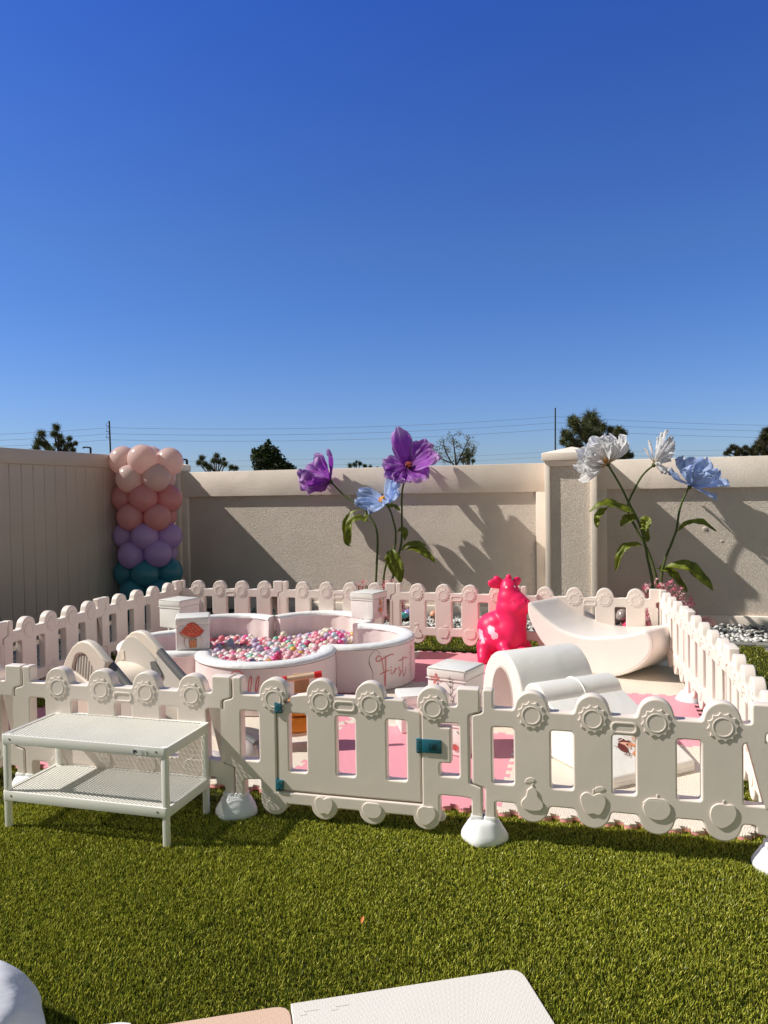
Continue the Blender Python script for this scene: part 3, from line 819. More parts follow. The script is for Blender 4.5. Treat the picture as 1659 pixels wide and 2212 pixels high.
# ================================================================== BALL PIT
PC = Vector((-0.885, 5.735, 0)); PR = 0.640; RO_, RI_ = 0.472, 0.372; RIM = 0.35
def segment_mesh(seed, kind):
    rs = random.Random(seed); b = MB()
    ph = [rs.random() * 6 for _ in range(4)]
    if kind == 'body':
        prof = [(RI_, MZ), (RI_ + .004, .10), (RI_, .20), (RI_ + .003, .332), (RO_ - .003, .332), (RO_, .22), (RO_ + .002, .12), (RO_, .03), (RO_ - .012, MZ)]
    else:
        prof = [(RI_ - .003, .320), (RI_ - .001, .337), (RI_ + .012, .349), (RI_ + .035, .353), (RO_ - .035, .353), (RO_ - .012, .349), (RO_ + .001, .337), (RO_ + .003, .323)]
    # refine profile
    P = []
    for i in range(len(prof)):
        p0 = prof[i]; p1 = prof[(i + 1) % len(prof)]
        n = 3 if abs(p0[1] - p1[1]) > .05 else 1
        for k in range(n): P.append((p0[0] + (p1[0] - p0[0]) * k / n, p0[1] + (p1[1] - p0[1]) * k / n))
    N = 90
    def endang(r):      # where the circle of radius r meets the joint with the next section
        for k in range(0, 380):
            th = 60 + k * .175
            if r * math.sin(R(th)) - math.tan(R(36)) * (PR + r * math.cos(R(th))) > -.003: return th
        return 126.0
    rings = []
    for i in range(N + 1):
        ring = []
        for r, z in P:
            ea = min(endang(r), 97.0); a = R(-ea + 2 * ea * i / N)
            e = math.sin(PI * i / N) ** .2
            w = 0.0
            if kind == 'body':
                q = noise.noise(Vector((a * 5 + seed, z * 3, r * 4)))
                w = .0045 * q * (1.6 if r < .44 else .5) + (.003 * math.sin(a * 31 + ph[0] + z * 6) * max(0, noise.noise(Vector((a * 2.1, seed * 3, 0)))) * 2 if r < .44 else 0)
            else:
                w = .0022 * noise.noise(Vector((a * 16 + seed, z * 20, r * 30)))
                z = z + .0016 * noise.noise(Vector((a * 22 + seed, r * 16, 3)))
            rr = r + w
            ring.append(b.bm.verts.new((rr * math.cos(a), rr * math.sin(a), z)))
        rings.append(ring)
    m = len(P)
    for r0_, r1_ in zip(rings[:-1], rings[1:]):
        for k in range(m): b.bm.faces.new((r0_[k], r0_[(k + 1) % m], r1_[(k + 1) % m], r1_[k]))
    b.bm.faces.new(rings[0]); b.bm.faces.new(rings[-1][::-1])
    return b.mesh('foam_segment', [M['pinkcover'] if kind == 'body' else M['whiterim']], 55)
segs = []
slab = ['front foam section of the ball pit with coral script on it', 'right foam section of the ball pit reading First', 'back right foam section of the ball pit', 'back left foam section of the ball pit', 'left foam section of the ball pit behind the slide']
for k in range(5):
    al = R(-84 + 72 * k); c = PC + Vector((math.cos(al), math.sin(al), 0)) * PR
    t = thing('ball_pit_section', 'curved pale pink ' + slab[k], 'ball pit', (c.x, c.y, 0), al, 'curved foam sections of the ball pit')
    put('foam_body', segment_mesh(k, 'body'), parent=t)
    put('rim_cover', segment_mesh(k + 10, 'rim'), parent=t)
    # hem line under the rim and vertical seams at the ends
    b = MB()
    b.tube([((RO_ + .0035) * math.cos(R(a)), (RO_ + .0035) * math.sin(R(a)), .322) for a in range(-86, 87, 4)], .0018, 6)
    b.build('piping', M['seam'] if k in (0, 1) else M['pinkbox'], t)
    segs.append((t, al))
def cylmap(al):
    def f(th, z, h):
        z = z * 1.05
        a = R(th) - al; return Vector(((RO_ + h + .002) * math.cos(a), (RO_ + h + .002) * math.sin(a), z))
    return f
def cylstroke(d, pts, w, mat): # pts in (deg, z): convert to metres for even width
    k = PI / 180 * RO_
    m0 = d.map; d.map = lambda u, v, h: m0(u / k, v, h)
    d.stroke([(p[0] * k, p[1]) for p in pts], w, mat); d.map = m0
t, al = segs[1]
CR = M['decalcoral']
FIRST = [([(-49.1, .247), (-50.2, .256), (-52.1, .255), (-54.9, .25), (-57.7, .243), (-61, .233), (-63.6, .224), (-65.5, .222), (-66.5, .231), (-66, .248), (-64.4, .258), (-62.8, .256), (-61.6, .241), (-60.7, .214), (-59.9, .177), (-59.2, .134), (-58.8, .083), (-58.6, .052)], .0055),
         ([(-57.6, .25), (-57.4, .228), (-57.5, .188), (-57.7, .146), (-58, .104), (-58.5, .051)], .007), ([(-63.2, .133), (-60.9, .142), (-58.2, .147), (-56.3, .152), (-54.1, .154)], .0055)]
d = Decal(cylmap(al))
for p, w in FIRST: cylstroke(d, p, w, CR)
d.build('letter_f', t)
for nm, lst in (('letter_i', [[(-51.9, .161), (-52.4, .145), (-52.2, .131), (-50.9, .125), (-49.6, .133), (-48.7, .143)], [(-52.6, .170), (-51.6, .177)]]),
                ('letter_r', [[(-47.4, .162), (-47.8, .144), (-48.2, .124)], [(-48, .130), (-47.4, .144), (-46.5, .155), (-45.1, .15)]]),
                ('letter_s', [[(-41.2, .154), (-42.6, .161), (-43.5, .152), (-42.2, .139), (-40.7, .125), (-41, .108), (-42.6, .102), (-43, .111), (-41.5, .123), (-39.4, .137)]]),
                ('letter_t', [[(-36.9, .228), (-37.3, .2), (-37.8, .16), (-37.8, .126), (-37, .095), (-36.2, .091), (-34.3, .111), (-32.4, .142)], [(-43.5, .206), (-42.3, .202), (-39.2, .206), (-35.2, .211), (-32.1, .211), (-30.1, .204)]])):
    d = Decal(cylmap(al))
    for p in lst: cylstroke(d, p, .005, CR)
    d.build(nm, t)
d = Decal(cylmap(al))
cylstroke(d, [(-62.8, .271), (-64.2, .285), (-65.9, .298), (-67.6, .298), (-70.1, .282), (-72.1, .261), (-72.8, .231), (-72.2, .202), (-70.6, .176), (-69.6, .147), (-69.9, .122), (-69.6, .097), (-68.1, .076)], lambda t_: .0022 + .004 * math.sin(PI * t_) ** 4 * (1 if t_ > .5 else .3), M['decalolive'])
d.build('printed_vine', t); d = Decal(cylmap(al))
cylstroke(d, [(-23.3, .074), (-23.9, .106), (-23.4, .164), (-22.7, .207), (-22.3, .253)], .0025, M['decalolive'])
cylstroke(d, [(-22.3, .250), (-22.0, .265), (-21.9, .278)], lambda t_: .003 + .008 * math.sin(PI * t_), M['decalred'])
for z in (.10, .14, .18, .215): cylstroke(d, [(-23.6, z), (-25.4, z + .012), (-25.8, z + .024)], .003, M['decalred']); cylstroke(d, [(-23.4, z + .01), (-21.8, z + .022), (-21.4, z + .034)], .003, M['decalolive'])
d.build('printed_flower_sprig', t); d = Decal(cylmap(al))
for a0, a1 in ((-79.1, -78.3), (-77.4, -76.9), (-76.2, -73.8)): cylstroke(d, [(a0, .073), (a1, .073)], .005, M['decalpink'])
d.build('printed_marks', t)
t, al = segs[0]
for nm, lst in (('letter_e', [([(-110.2, .257), (-108.4, .275), (-105.4, .291), (-102.5, .294), (-99.8, .284), (-97.8, .265), (-97.1, .244), (-97.6, .229), (-98.5, .219)], .006), ([(-110.2, .257), (-111.2, .235), (-110.2, .212), (-107, .198), (-104, .192), (-108, .185), (-111.5, .165), (-112.3, .135), (-110, .105), (-105.5, .095), (-100.5, .11), (-97.5, .14), (-95.2, .165)], .006)]),
                ('letter_l', [([(-95.0, .12), (-95.0, .161), (-94.8, .202), (-94, .24), (-92.8, .262), (-92.2, .252), (-92.5, .217), (-93.5, .183), (-94.4, .150), (-94.3, .110), (-93, .095), (-91, .105), (-89.6, .130)], .0065)]),
                ('letter_l', [([(-89.4, .12), (-89.4, .161), (-89.2, .202), (-88.4, .24), (-87.1, .262), (-86.6, .251), (-87, .217), (-88, .186), (-88.9, .150), (-88.8, .110), (-87.5, .095), (-85.5, .105)], .0065)])):
    d = Decal(cylmap(al))
    for p, w in lst: cylstroke(d, p, w, CR)
    d.build(nm, t)
d = Decal(cylmap(al))
d.poly([(-57, .200), (-53.3, .200), (-52.2, .18), (-50.2, .165), (-49, .14), (-49.8, .09), (-56, .08), (-56.6, .12)], M['decalpink'])
for k in range(6): cylstroke(d, [(-55.5 + k * .9, .19), (-55.6 + k * 1.15, .15), (-55.8 + k * 1.3, .095)], .002, M['decalred'])
for k in range(4): cylstroke(d, [(-57.2, .205 - k * .022), (-58.8, .198 - k * .022), (-58.9, .188 - k * .022), (-57.3, .184 - k * .022)], .002, M['decalbrown'])
cylstroke(d, [(-53.5, .2), (-50.5, .196), (-47.5, .17), (-49, .152), (-52, .168)], .0018, M['decalolive'])
for q in (-57.5, -55, -50.5): cylstroke(d, [(q, .225), (q + .4, .24), (q + 1, .252)], .0015, M['decaltan'])
d.build('printed_fairy_dress', t)

# ---- balls
def inpit(p, m):
    v = p - PC
    if v.length < PR * math.cos(R(36)) - m and True: return True
    for k in range(5):
        al = R(-84 + 72 * k); u = Vector((math.cos(al), math.sin(al), 0)); c = PC + u * PR
        w = p - c
        if w.length < RI_ - m and w.dot(u) > -.02: return True
        if (v.dot(u) < PR and v.dot(u) > 0 and abs(v.cross(u).z) < RI_ - m and v.dot(u) > abs(v.cross(u).z) / math.tan(R(36)) + m * .7): return True
    return False
def hidden(p):
    d = Vector((0, 0, CAMH)) - p
    for i in range(1, 40):
        q = p + d * (i * .022); 
        if q.z > RIM: return False
        v = q - PC
        for k in range(5):
            al = R(-84 + 72 * k); u = Vector((math.cos(al), math.sin(al), 0)); w = Vector((q.x, q.y, 0)) - PC - u * PR
            if RI_ < w.length < RO_ and w.dot(u) > 0: return True
    return False
BR = 0.0288
pts = []
row = 0; y = 4.55
while y < 7.15:
    x = -2.2 + (row % 2) * BR
    while x < 0.4:
        p = Vector((x + random.uniform(-.004, .004), y + random.uniform(-.004, .004), 0))
        if inpit(p, BR + .004):
            h = .160 + .035 * noise.noise(Vector((x * 3.1, y * 3.1, 1))) + .07 * math.exp(-((x + .42) ** 2 + (y - 6.22) ** 2) / .05) + .05 * math.exp(-((x + .75) ** 2 + (y - 5.18) ** 2) / .12) - .02 * max(0, -x - 1.1)
            pts.append(Vector((p.x, p.y, max(MZ + BR, h + random.uniform(-.014, .014)))))
        x += BR * 2.02
    y += BR * 1.76; row += 1
top = []
for p in pts:
    if random.random() < .10 and p.y > 4.9: top.append(Vector((p.x + BR * .9, p.y + BR * .5, p.z + BR * 1.15)))
pts += [p for p in top if inpit(Vector((p.x, p.y, 0)), BR + .01)]
BC = [('pale pink', (.88, .50, .55), 7), ('blush white', (.88, .80, .80), 7), ('hot pink', (.90, .12, .38), 2.6), ('coral pink', (.90, .26, .32), 3.6), ('lilac', (.62, .50, .70), 2.6), ('golden yellow', (.88, .55, .12), .9), ('mint green', (.30, .64, .48), .8), ('powder blue', (.58, .70, .78), 1.1), ('cream', (.88, .80, .64), 3), ('deep rose', (.66, .08, .22), .7)]
def ballmat(c):
    m = balloonmat('ball_plastic', c, 0.22)
    m.node_tree.nodes['Principled BSDF'].inputs['Roughness'].default_value = .34
    return m
b = MB(); b.ball((0, 0, 0), BR, 3); BALL = b.mesh('ball', None)
bmesh_by = []
for nm, c, w in BC:
    me = BALL.copy(); me.materials.append(ballmat(c)); bmesh_by.append(me)
vis = [p for p in pts if not hidden(p)]; hid = [p for p in pts if hidden(p)]
vis.sort(key=lambda p: p.length)
wts = [c[2] for c in BC]
for p in vis[:300]:
    k = random.choices(range(len(BC)), wts)[0]
    tag(put('play_ball', bmesh_by[k], loc=p), '%s plastic ball in the ball pit' % BC[k][0], 'ball', 'plastic balls in the ball pit')
rest = vis[300:] + hid
if rest:
    ico = bmesh.new(); bmesh.ops.create_icosphere(ico, subdivisions=3, radius=BR)
    bv = np.array([v.co[:] for v in ico.verts]); bf = np.array([[v.index for v in f.verts] for f in ico.faces]); ico.free()
    V = np.concatenate([bv + np.array(p[:]) for p in rest]); F = np.concatenate([bf + i * len(bv) for i in range(len(rest))])
    T = np.concatenate([np.tile(BC[random.choices(range(len(BC)), wts)[0]][1], (len(bf), 1)) for _ in rest])
    me = bigmesh('play_balls', V, F.ravel(), 3, attrmat('ball_mass', rough=.34, trans=.22), T); me.polygons.foreach_set('use_smooth', [True] * len(me.polygons))
    tag(put('play_balls', me), 'further plastic balls filling the back and hidden parts of the ball pit', 'balls', kind='stuff')
print('BALLS', len(vis), len(hid))

# ---- storage cubes
def cube(label, x, y, z, rz, w=.228, h=.222, body=None, lidface=True):
    """x, y = near left bottom corner of the camera facing side; rz = direction of that side"""
    t = thing('storage_box', label, 'box', (x, y, z), rz)
    def soft(b, c, s, bev):
        b.box(c, s, bev, seg=3)
    b = MB(); soft(b, (w / 2, w / 2, (h - .05) / 2), (w - .006, w - .006, h - .05), .008); b.build('body', body or M['pinkbox'], t)
    b = MB(); soft(b, (w / 2, w / 2, h - .0285), (w + .004, w + .004, .055), .012); b.build('lid', M['leather'], t)
    b = MB()
    for z_ in (h - .058,):
        b.tube([(-.003, -.003, z_), (w + .003, -.003, z_), (w + .003, w + .003, z_), (-.003, w + .003, z_), (-.003, -.003, z_)], .0022, 6)
    b.build('lid_hem', M['leather'], t)
    b = MB()
    b.tube([(.006, -.0035, h - .004), (w - .006, -.0035, h - .004)], .0013, 5); b.tube([(w + .0035, .004, h - .004), (w + .0035, w - .004, h - .004)], .0013, 5)
    b.build('piping', M['seam'], t)
    return t
def front(t): return lambda u, v, h: Vector((u, -h - .002, v))
def side(w=.228): return lambda u, v, h: Vector((w + h + .002, u, v))
t = cube('white box with a printed red mushroom house, on the left of the ball pit rim', -1.425, 5.055, RIM + .004, R(12.6))
d = Decal(front(t)); z = -.333
cap = [(.028, .454), (.045, .466), (.065, .492), (.085, .513), (.105, .521), (.125, .520), (.145, .507), (.170, .480), (.190, .462), (.178, .448), (.155, .430), (.130, .422), (.100, .424), (.070, .436), (.048, .450)]
d.poly([(.055, .425), (.055, .375), (.068, .348), (.165, .350), (.173, .375), (.170, .420), (.160, .432), (.07, .432)][::1], M['decalwhite']) if False else None
stalk = [(.066, .421), (.060, .395), (.062, .370), (.072, .348), (.160, .352), (.172, .372), (.174, .400), (.166, .424)]
d.poly([(a, b_ + z) for a, b_ in stalk], M['decalwhite'])
d.stroke([(a, b_ + z) for a, b_ in stalk[:4]], .0022, M['decalbrown']); d.stroke([(a, b_ + z) for a, b_ in stalk[4:]], .0015, M['decaltan'])
under = [(.028, .454), (.040, .436), (.062, .420), (.095, .414), (.130, .417), (.160, .428), (.180, .446), (.190, .462), (.155, .434), (.130, .424), (.100, .426), (.070, .437), (.048, .450)]
d.poly([(a, b_ + z) for a, b_ in under], M['decaltan'])
d.poly([(a, b_ + z) for a, b_ in cap], M['decalcap'])
d.stroke([(a, b_ + z) for a, b_ in under[:8]], .002, M['decalbrown'])
d.stroke([(a, b_ + z) for a, b_ in cap[8:] + cap[:1]], .0025, M['decalred'])
for a, b_ in ((.120, .508), (.132, .495), (.115, .480), (.142, .482), (.110, .465), (.095, .476), (.078, .460), (.092, .446), (.120, .447), (.155, .470), (.135, .462)): d.disc((a, b_ + z), .0035, M['decalwhite'], 8, .0025)
d.poly([(.092, .398 + z), (.094, .348 + z), (.138, .350 + z), (.139, .400 + z)], M['decalorange'])
d.poly([(.088, .396 + z), (.090, .405 + z), (.104, .414 + z), (.128, .415 + z), (.142, .407 + z), (.144, .400 + z), (.116, .406 + z)], M['decaltan'])
for a in (.093, .104, .120, .138): d.stroke([(a, .400 + z), (a + .001, .350 + z)], .0018, M['decalbrown'])
d.stroke([(.088, .396 + z), (.116, .406 + z), (.144, .400 + z)], .0018, M['decalbrown']); d.stroke([(.089, .398 + z), (.104, .414 + z), (.128, .415 + z), (.144, .404 + z)], .0015, M['decalbrown'])
d.build('printed_mushroom_house', t)
t = cube('pale pink box with a small printed gnome, on the right of the ball pit rim', -.296, 6.285, RIM + .003, R(-31))
d = Decal(side()); z = -.333
d.poly([(.095, .445 + z), (.105, .495 + z), (.112, .515 + z), (.120, .480 + z), (.135, .440 + z)], M['decalorange'])
d.poly([(.100, .445 + z), (.112, .415 + z), (.130, .440 + z)], M['decalwhite'])
d.poly([(.088, .430 + z), (.082, .395 + z), (.095, .388 + z), (.138, .390 + z), (.142, .420 + z), (.128, .430 + z), (.112, .412 + z)], M['decalorange'])
d.stroke([(.100, .390 + z), (.098, .350 + z)], .007, M['decaltan']); d.stroke([(.125, .390 + z), (.128, .350 + z)], .007, M['decaltan'])
d.stroke([(.150, .380 + z), (.152, .440 + z), (.158, .500 + z)], .0025, M['decalolive'])
for zz in (.42, .45, .48): d.stroke([(.152, zz + z), (.166, zz + .018 + z)], .004, M['decalolive']); d.stroke([(.152, zz + z), (.140, zz + .018 + z)], .004, M['decalolive'])
d.build('printed_gnome', t)
cube('plain white lidded box on the far left of the ball pit rim', -1.815, 5.985, RIM + .003, R(-28), h=.226, body=M['leather'])
t = cube('lower pink box standing on the mat under the butterfly box', .213, 3.965, MZ + .001, R(-33), h=.215)
d = Decal(front(t))
d.disc((.166, .048), .021, M['decalred'], 14, .017); d.stroke([(.166, .066), (.166, .030)], .003, M['decalbrown'])
for a, b_ in ((.158, .055), (.175, .054), (.157, .042), (.174, .041)): d.disc((a, b_), .0025, M['decalbrown'], 6)
d.stroke([(.178, .135), (.190, .125), (.205, .110)], .006, M['decalolive']); d.stroke([(.185, .150), (.200, .152)], .006, M['decalpink'])
d.build('printed_ladybird', t)
t = cube('pink box with a printed butterfly and twig, stacked on another box', .213, 3.965, MZ + .219, R(-33), h=.235)
d = Decal(front(t)); z = -.2415
def petal2(cx, cz, ang, L, w, mat):
    q = []
    for k in range(12):
        tt = 2 * PI * k / 12; u = L * (.5 - .5 * math.cos(tt)); v = w * math.sin(tt) * (u / L) ** .5
        q.append((cx + u * math.cos(ang) - v * math.sin(ang), cz + u * math.sin(ang) + v * math.cos(ang)))
    d.poly(q, mat)
for ang, L, w in ((1.45, .030, .010), (3.0, .030, .012), (.1, .026, .009), (4.5, .028, .011)): petal2(.055, .418 + z, ang, L, w, M['decalred']); petal2(.055 + .004 * math.cos(ang), .418 + z + .004 * math.sin(ang), ang, L * .7, w * .55, M['decalpink'])
d.build('printed_butterfly', t)
d = Decal(front(t))
tw = [(.140, .440), (.143, .415), (.142, .385), (.143, .350), (.150, .325), (.160, .300), (.166, .275)]
d.stroke([(a, b_ + z) for a, b_ in tw], .0028, M['decalolive'])
for a, b_, dx, dz in ((.143, .412, -.018, .020), (.143, .412, .018, .010), (.142, .382, -.024, .020), (.142, .378, .020, .014), (.146, .338, -.024, .016), (.146, .342, .014, .022), (.156, .308, -.026, .012), (.158, .302, .010, .030), (.164, .28, -.02, .014)):
    d.stroke([(a, b_ + z), (a + dx * .5, b_ + dz * .75 + z), (a + dx, b_ + dz + z)], lambda t_: .005 * (1 - t_) + .0015, M['decalolive'])
d.build('printed_twig', t)
t = cube('small white box with a printed leaf, on the mat between the gate and the pool', .075, 4.255, MZ + .001, R(8), w=.19, h=.215, body=M['leather'])
d = Decal(lambda u, v, h: Vector((-h - .002, u, v)))
d.stroke([(.06, .11), (.065, .15), (.06, .19)], lambda t_: .002 + .016 * math.sin(PI * t_), M['decalorange']); d.stroke([(.03, .03), (.034, .09), (.03, .16)], lambda t_: .002 + .014 * math.sin(PI * t_), M['decalgrey'])
d.build('printed_leaf', t)

# ================================================================== SOFT PLAY SET
SO = Vector((1.031, 3.415, MZ)); SU = Vector((.912, .41, 0)); SRZ = math.atan2(.41, .912)
def soft_prism(pts, width, bev, name='soft', mats=None, z0=0):
    """side profile pts (s, z) -> cushion of given width; local x = width, y = s, z = up"""
    me = sheet([pts], width, bev, 3)
    # sheet XY = (s, z), Z = width  ->  x = Z + w/2, y = X, z = Y
    mx = Matrix(((0, 0, 1, width / 2), (1, 0, 0, 0), (0, 1, 0, 0), (0, 0, 0, 1)))
    me.transform(mx)
    for m in (mats or [M['leather']]): me.materials.append(m)
    return smooth(me, 50, 0)
t = thing('foam_ramp', 'white soft play ramp with a printed fairy, sloping down toward the right front fence panel', 'soft play ramp', SO, SRZ)
put('cushion', soft_prism(fillet([(0, 0, .006), (0, .052, .012), (.50, .285, .012), (.50, 0, .006)]), .51, .010), parent=t)
b = MB(); b.tube([(-.0008, .01, .020), (-.0008, .49, .020)], .0016, 6); b.tube([(.01, -.0008, .022), (.5, -.0008, .022)], .0016, 6); b.build('piping', M['pinkbox'], t)
def rampmap(u, v, h):
    sl = (.285 - .052) / .50; n = Vector((0, -sl, 1)).normalized()
    return Vector((u, v, .052 + sl * v)) + n * (h + .001)
d = Decal(rampmap)
def FP(px, py):   # chart of the printed picture
    a = (px - 370) / 600; c = (py - 400) / 500
    u = .191 + .121 * a - .091 * c; v = .208 - .024 * a - .103 * c
    return (u, v)
def fpoly(pts, mat): d.poly([FP(*p) for p in pts], mat)
def fst(pts, w, mat): d.stroke([FP(*p) for p in pts], w, mat)
fpoly([(520, 300), (640, 400), (760, 470), (900, 520), (980, 540), (1050, 380), (900, 260), (650, 250)], M['decalwhite'])
fpoly([(820, 390), (860, 480), (960, 550), (1080, 560), (1100, 400), (960, 330)], M['decaltan'])
fpoly([(490, 530), (600, 520), (720, 530), (760, 560), (900, 580), (980, 600), (940, 650), (800, 610), (820, 710), (780, 700), (640, 600), (560, 570)], M['decalskin'])
fpoly([(760, 525), (920, 575), (980, 620), (920, 655), (750, 590)], M['decalorange'])
fpoly([(470, 450), (500, 425), (560, 412), (620, 440), (670, 480), (760, 485), (820, 525), (730, 528), (600, 515), (490, 528)], M['decalhair'])
fpoly([(480, 535), (560, 575), (640, 610), (720, 680), (730, 750), (750, 830), (700, 780), (600, 770), (520, 730), (465, 660), (465, 590)], M['decalhair'])
fpoly([(680, 570), (730, 565), (735, 630), (690, 600)], M['decalhair'])
fst([(460, 655), (410, 645), (375, 615)], .003, M['decalhair']); fst([(640, 770), (690, 840), (650, 850), (620, 825)], .004, M['decalhair']); fst([(720, 800), (770, 870), (755, 900), (735, 885)], .004, M['decalhair']); fst([(740, 790), (780, 835), (800, 830)], .003, M['decalhair'])
fpoly([(930, 650), (980, 640), (1040, 700), (1050, 900), (960, 905), (820, 850), (890, 770)], M['decalorange'])
fst([(480, 495), (520, 490), (560, 465), (600, 440)], .004, M['decalwhite'])
d.build('printed_fairy', t)
t = thing('foam_half_roll', 'low white soft play half roll with a seam, between ramp and tunnel', 'soft play roll', SO, SRZ)
prof = [(.505, 0, .005)] + [(.505, .27)] + [(.605 + .098 * math.cos(R(a)), .27 + .082 * math.sin(R(a))) for a in range(170, -1, -10)] + [(.703, 0, .005)]
put('cushion', soft_prism(fillet(prof), .515, .010), parent=t)
b = MB(); b.tube([(.262, .605 + .1005 * math.cos(R(a)), .27 + .0845 * math.sin(R(a))) for a in range(175, 4, -8)], .004, 8); b.build('seam_piping', M['leather'], t)
t = thing('foam_tunnel', 'white soft play arch tunnel between the butterfly box and the rocker', 'soft play tunnel', SO, SRZ)
o = [(.708, 0, .004)] + [(.708, .20)] + [(.915 + .207 * math.cos(R(a)), .20 + .265 * math.sin(R(a))) for a in range(176, 3, -6)] + [(1.122, .20), (1.122, 0, .004), (1.022, 0)] + [(1.022, .17)] + [(.915 + .107 * math.cos(R(a)), .17 + .205 * math.sin(R(a))) for a in range(4, 177, 8)] + [(.808, .17), (.808, 0)]
put('cushion', soft_prism(fillet(o), .50, .012), parent=t)
b = MB(); b.tube([(-.0012, .915 + .109 * math.cos(R(a)), .17 + .207 * math.sin(R(a))) for a in range(2, 179, 8)], .002, 6); b.build('piping', M['leather'], t)
# rocker
RKO = Vector((1.855, 5.30, 0)); RKD = Vector((-.788, .616, 0))
t = thing('foam_rocker', 'large pale curved soft play rocker with high back beside the right fence', 'soft play rocker', (RKO.x, RKO.y, MZ), math.atan2(-RKD.y, -RKD.x) )
# local x runs from the high end toward the lip
prof = [(-.945, .485), (-.925, .500), (-.865, .450), (-.789, .390), (-.726, .350), (-.640, .310), (-.519, .285), (-.401, .283), (-.286, .302), (-.173, .322), (-.06, .360), (-.015, .370), (.012, .345), (.034, .280), (.020, .205), (-.030, .135), (-.095, .078), (-.165, .038), (-.265, .004), (-.427, .0), (-.55, .02), (-.70, .09), (-.804, .176), (-.88, .275), (-.938, .39)]
prof = [(p.x, p.y) for p in spline([Vector((*q, 0)) for q in prof + prof[:1]], 4)[:-1]]
me = sheet([prof], .59, .024, 4)
me.transform(Matrix(((1, .17, 0, 0), (0, 1, 0, 0), (0, 0, 1, 0), (0, 0, 0, 1))) @ Matrix(((1, 0, 0, 0), (0, 0, -1, .295), (0, 1, 0, 0), (0, 0, 0, 1))))
me.materials.append(plain('rocker_vinyl', (0.84, 0.765, 0.715), 0.36, 0.02, 8, 0.12, 500, 0.0004, wrinkle=0.14, wscale=6))
put('cushion', smooth(me, 50, 1), parent=t)
b = MB(); b.tube([(q[0], -.0008, q[1]) for q in [(p[0] * .985 - .006, .012 + p[1] * .965) for p in prof[44:76]]], .0022, 6); b.build('piping', M['leather'], t)
b = MB(); b.box((.010, .24, .30), (.003, .03, .014), 0, (0, .35, 0)); b.build('care_tag', M['darkgrey'], t)

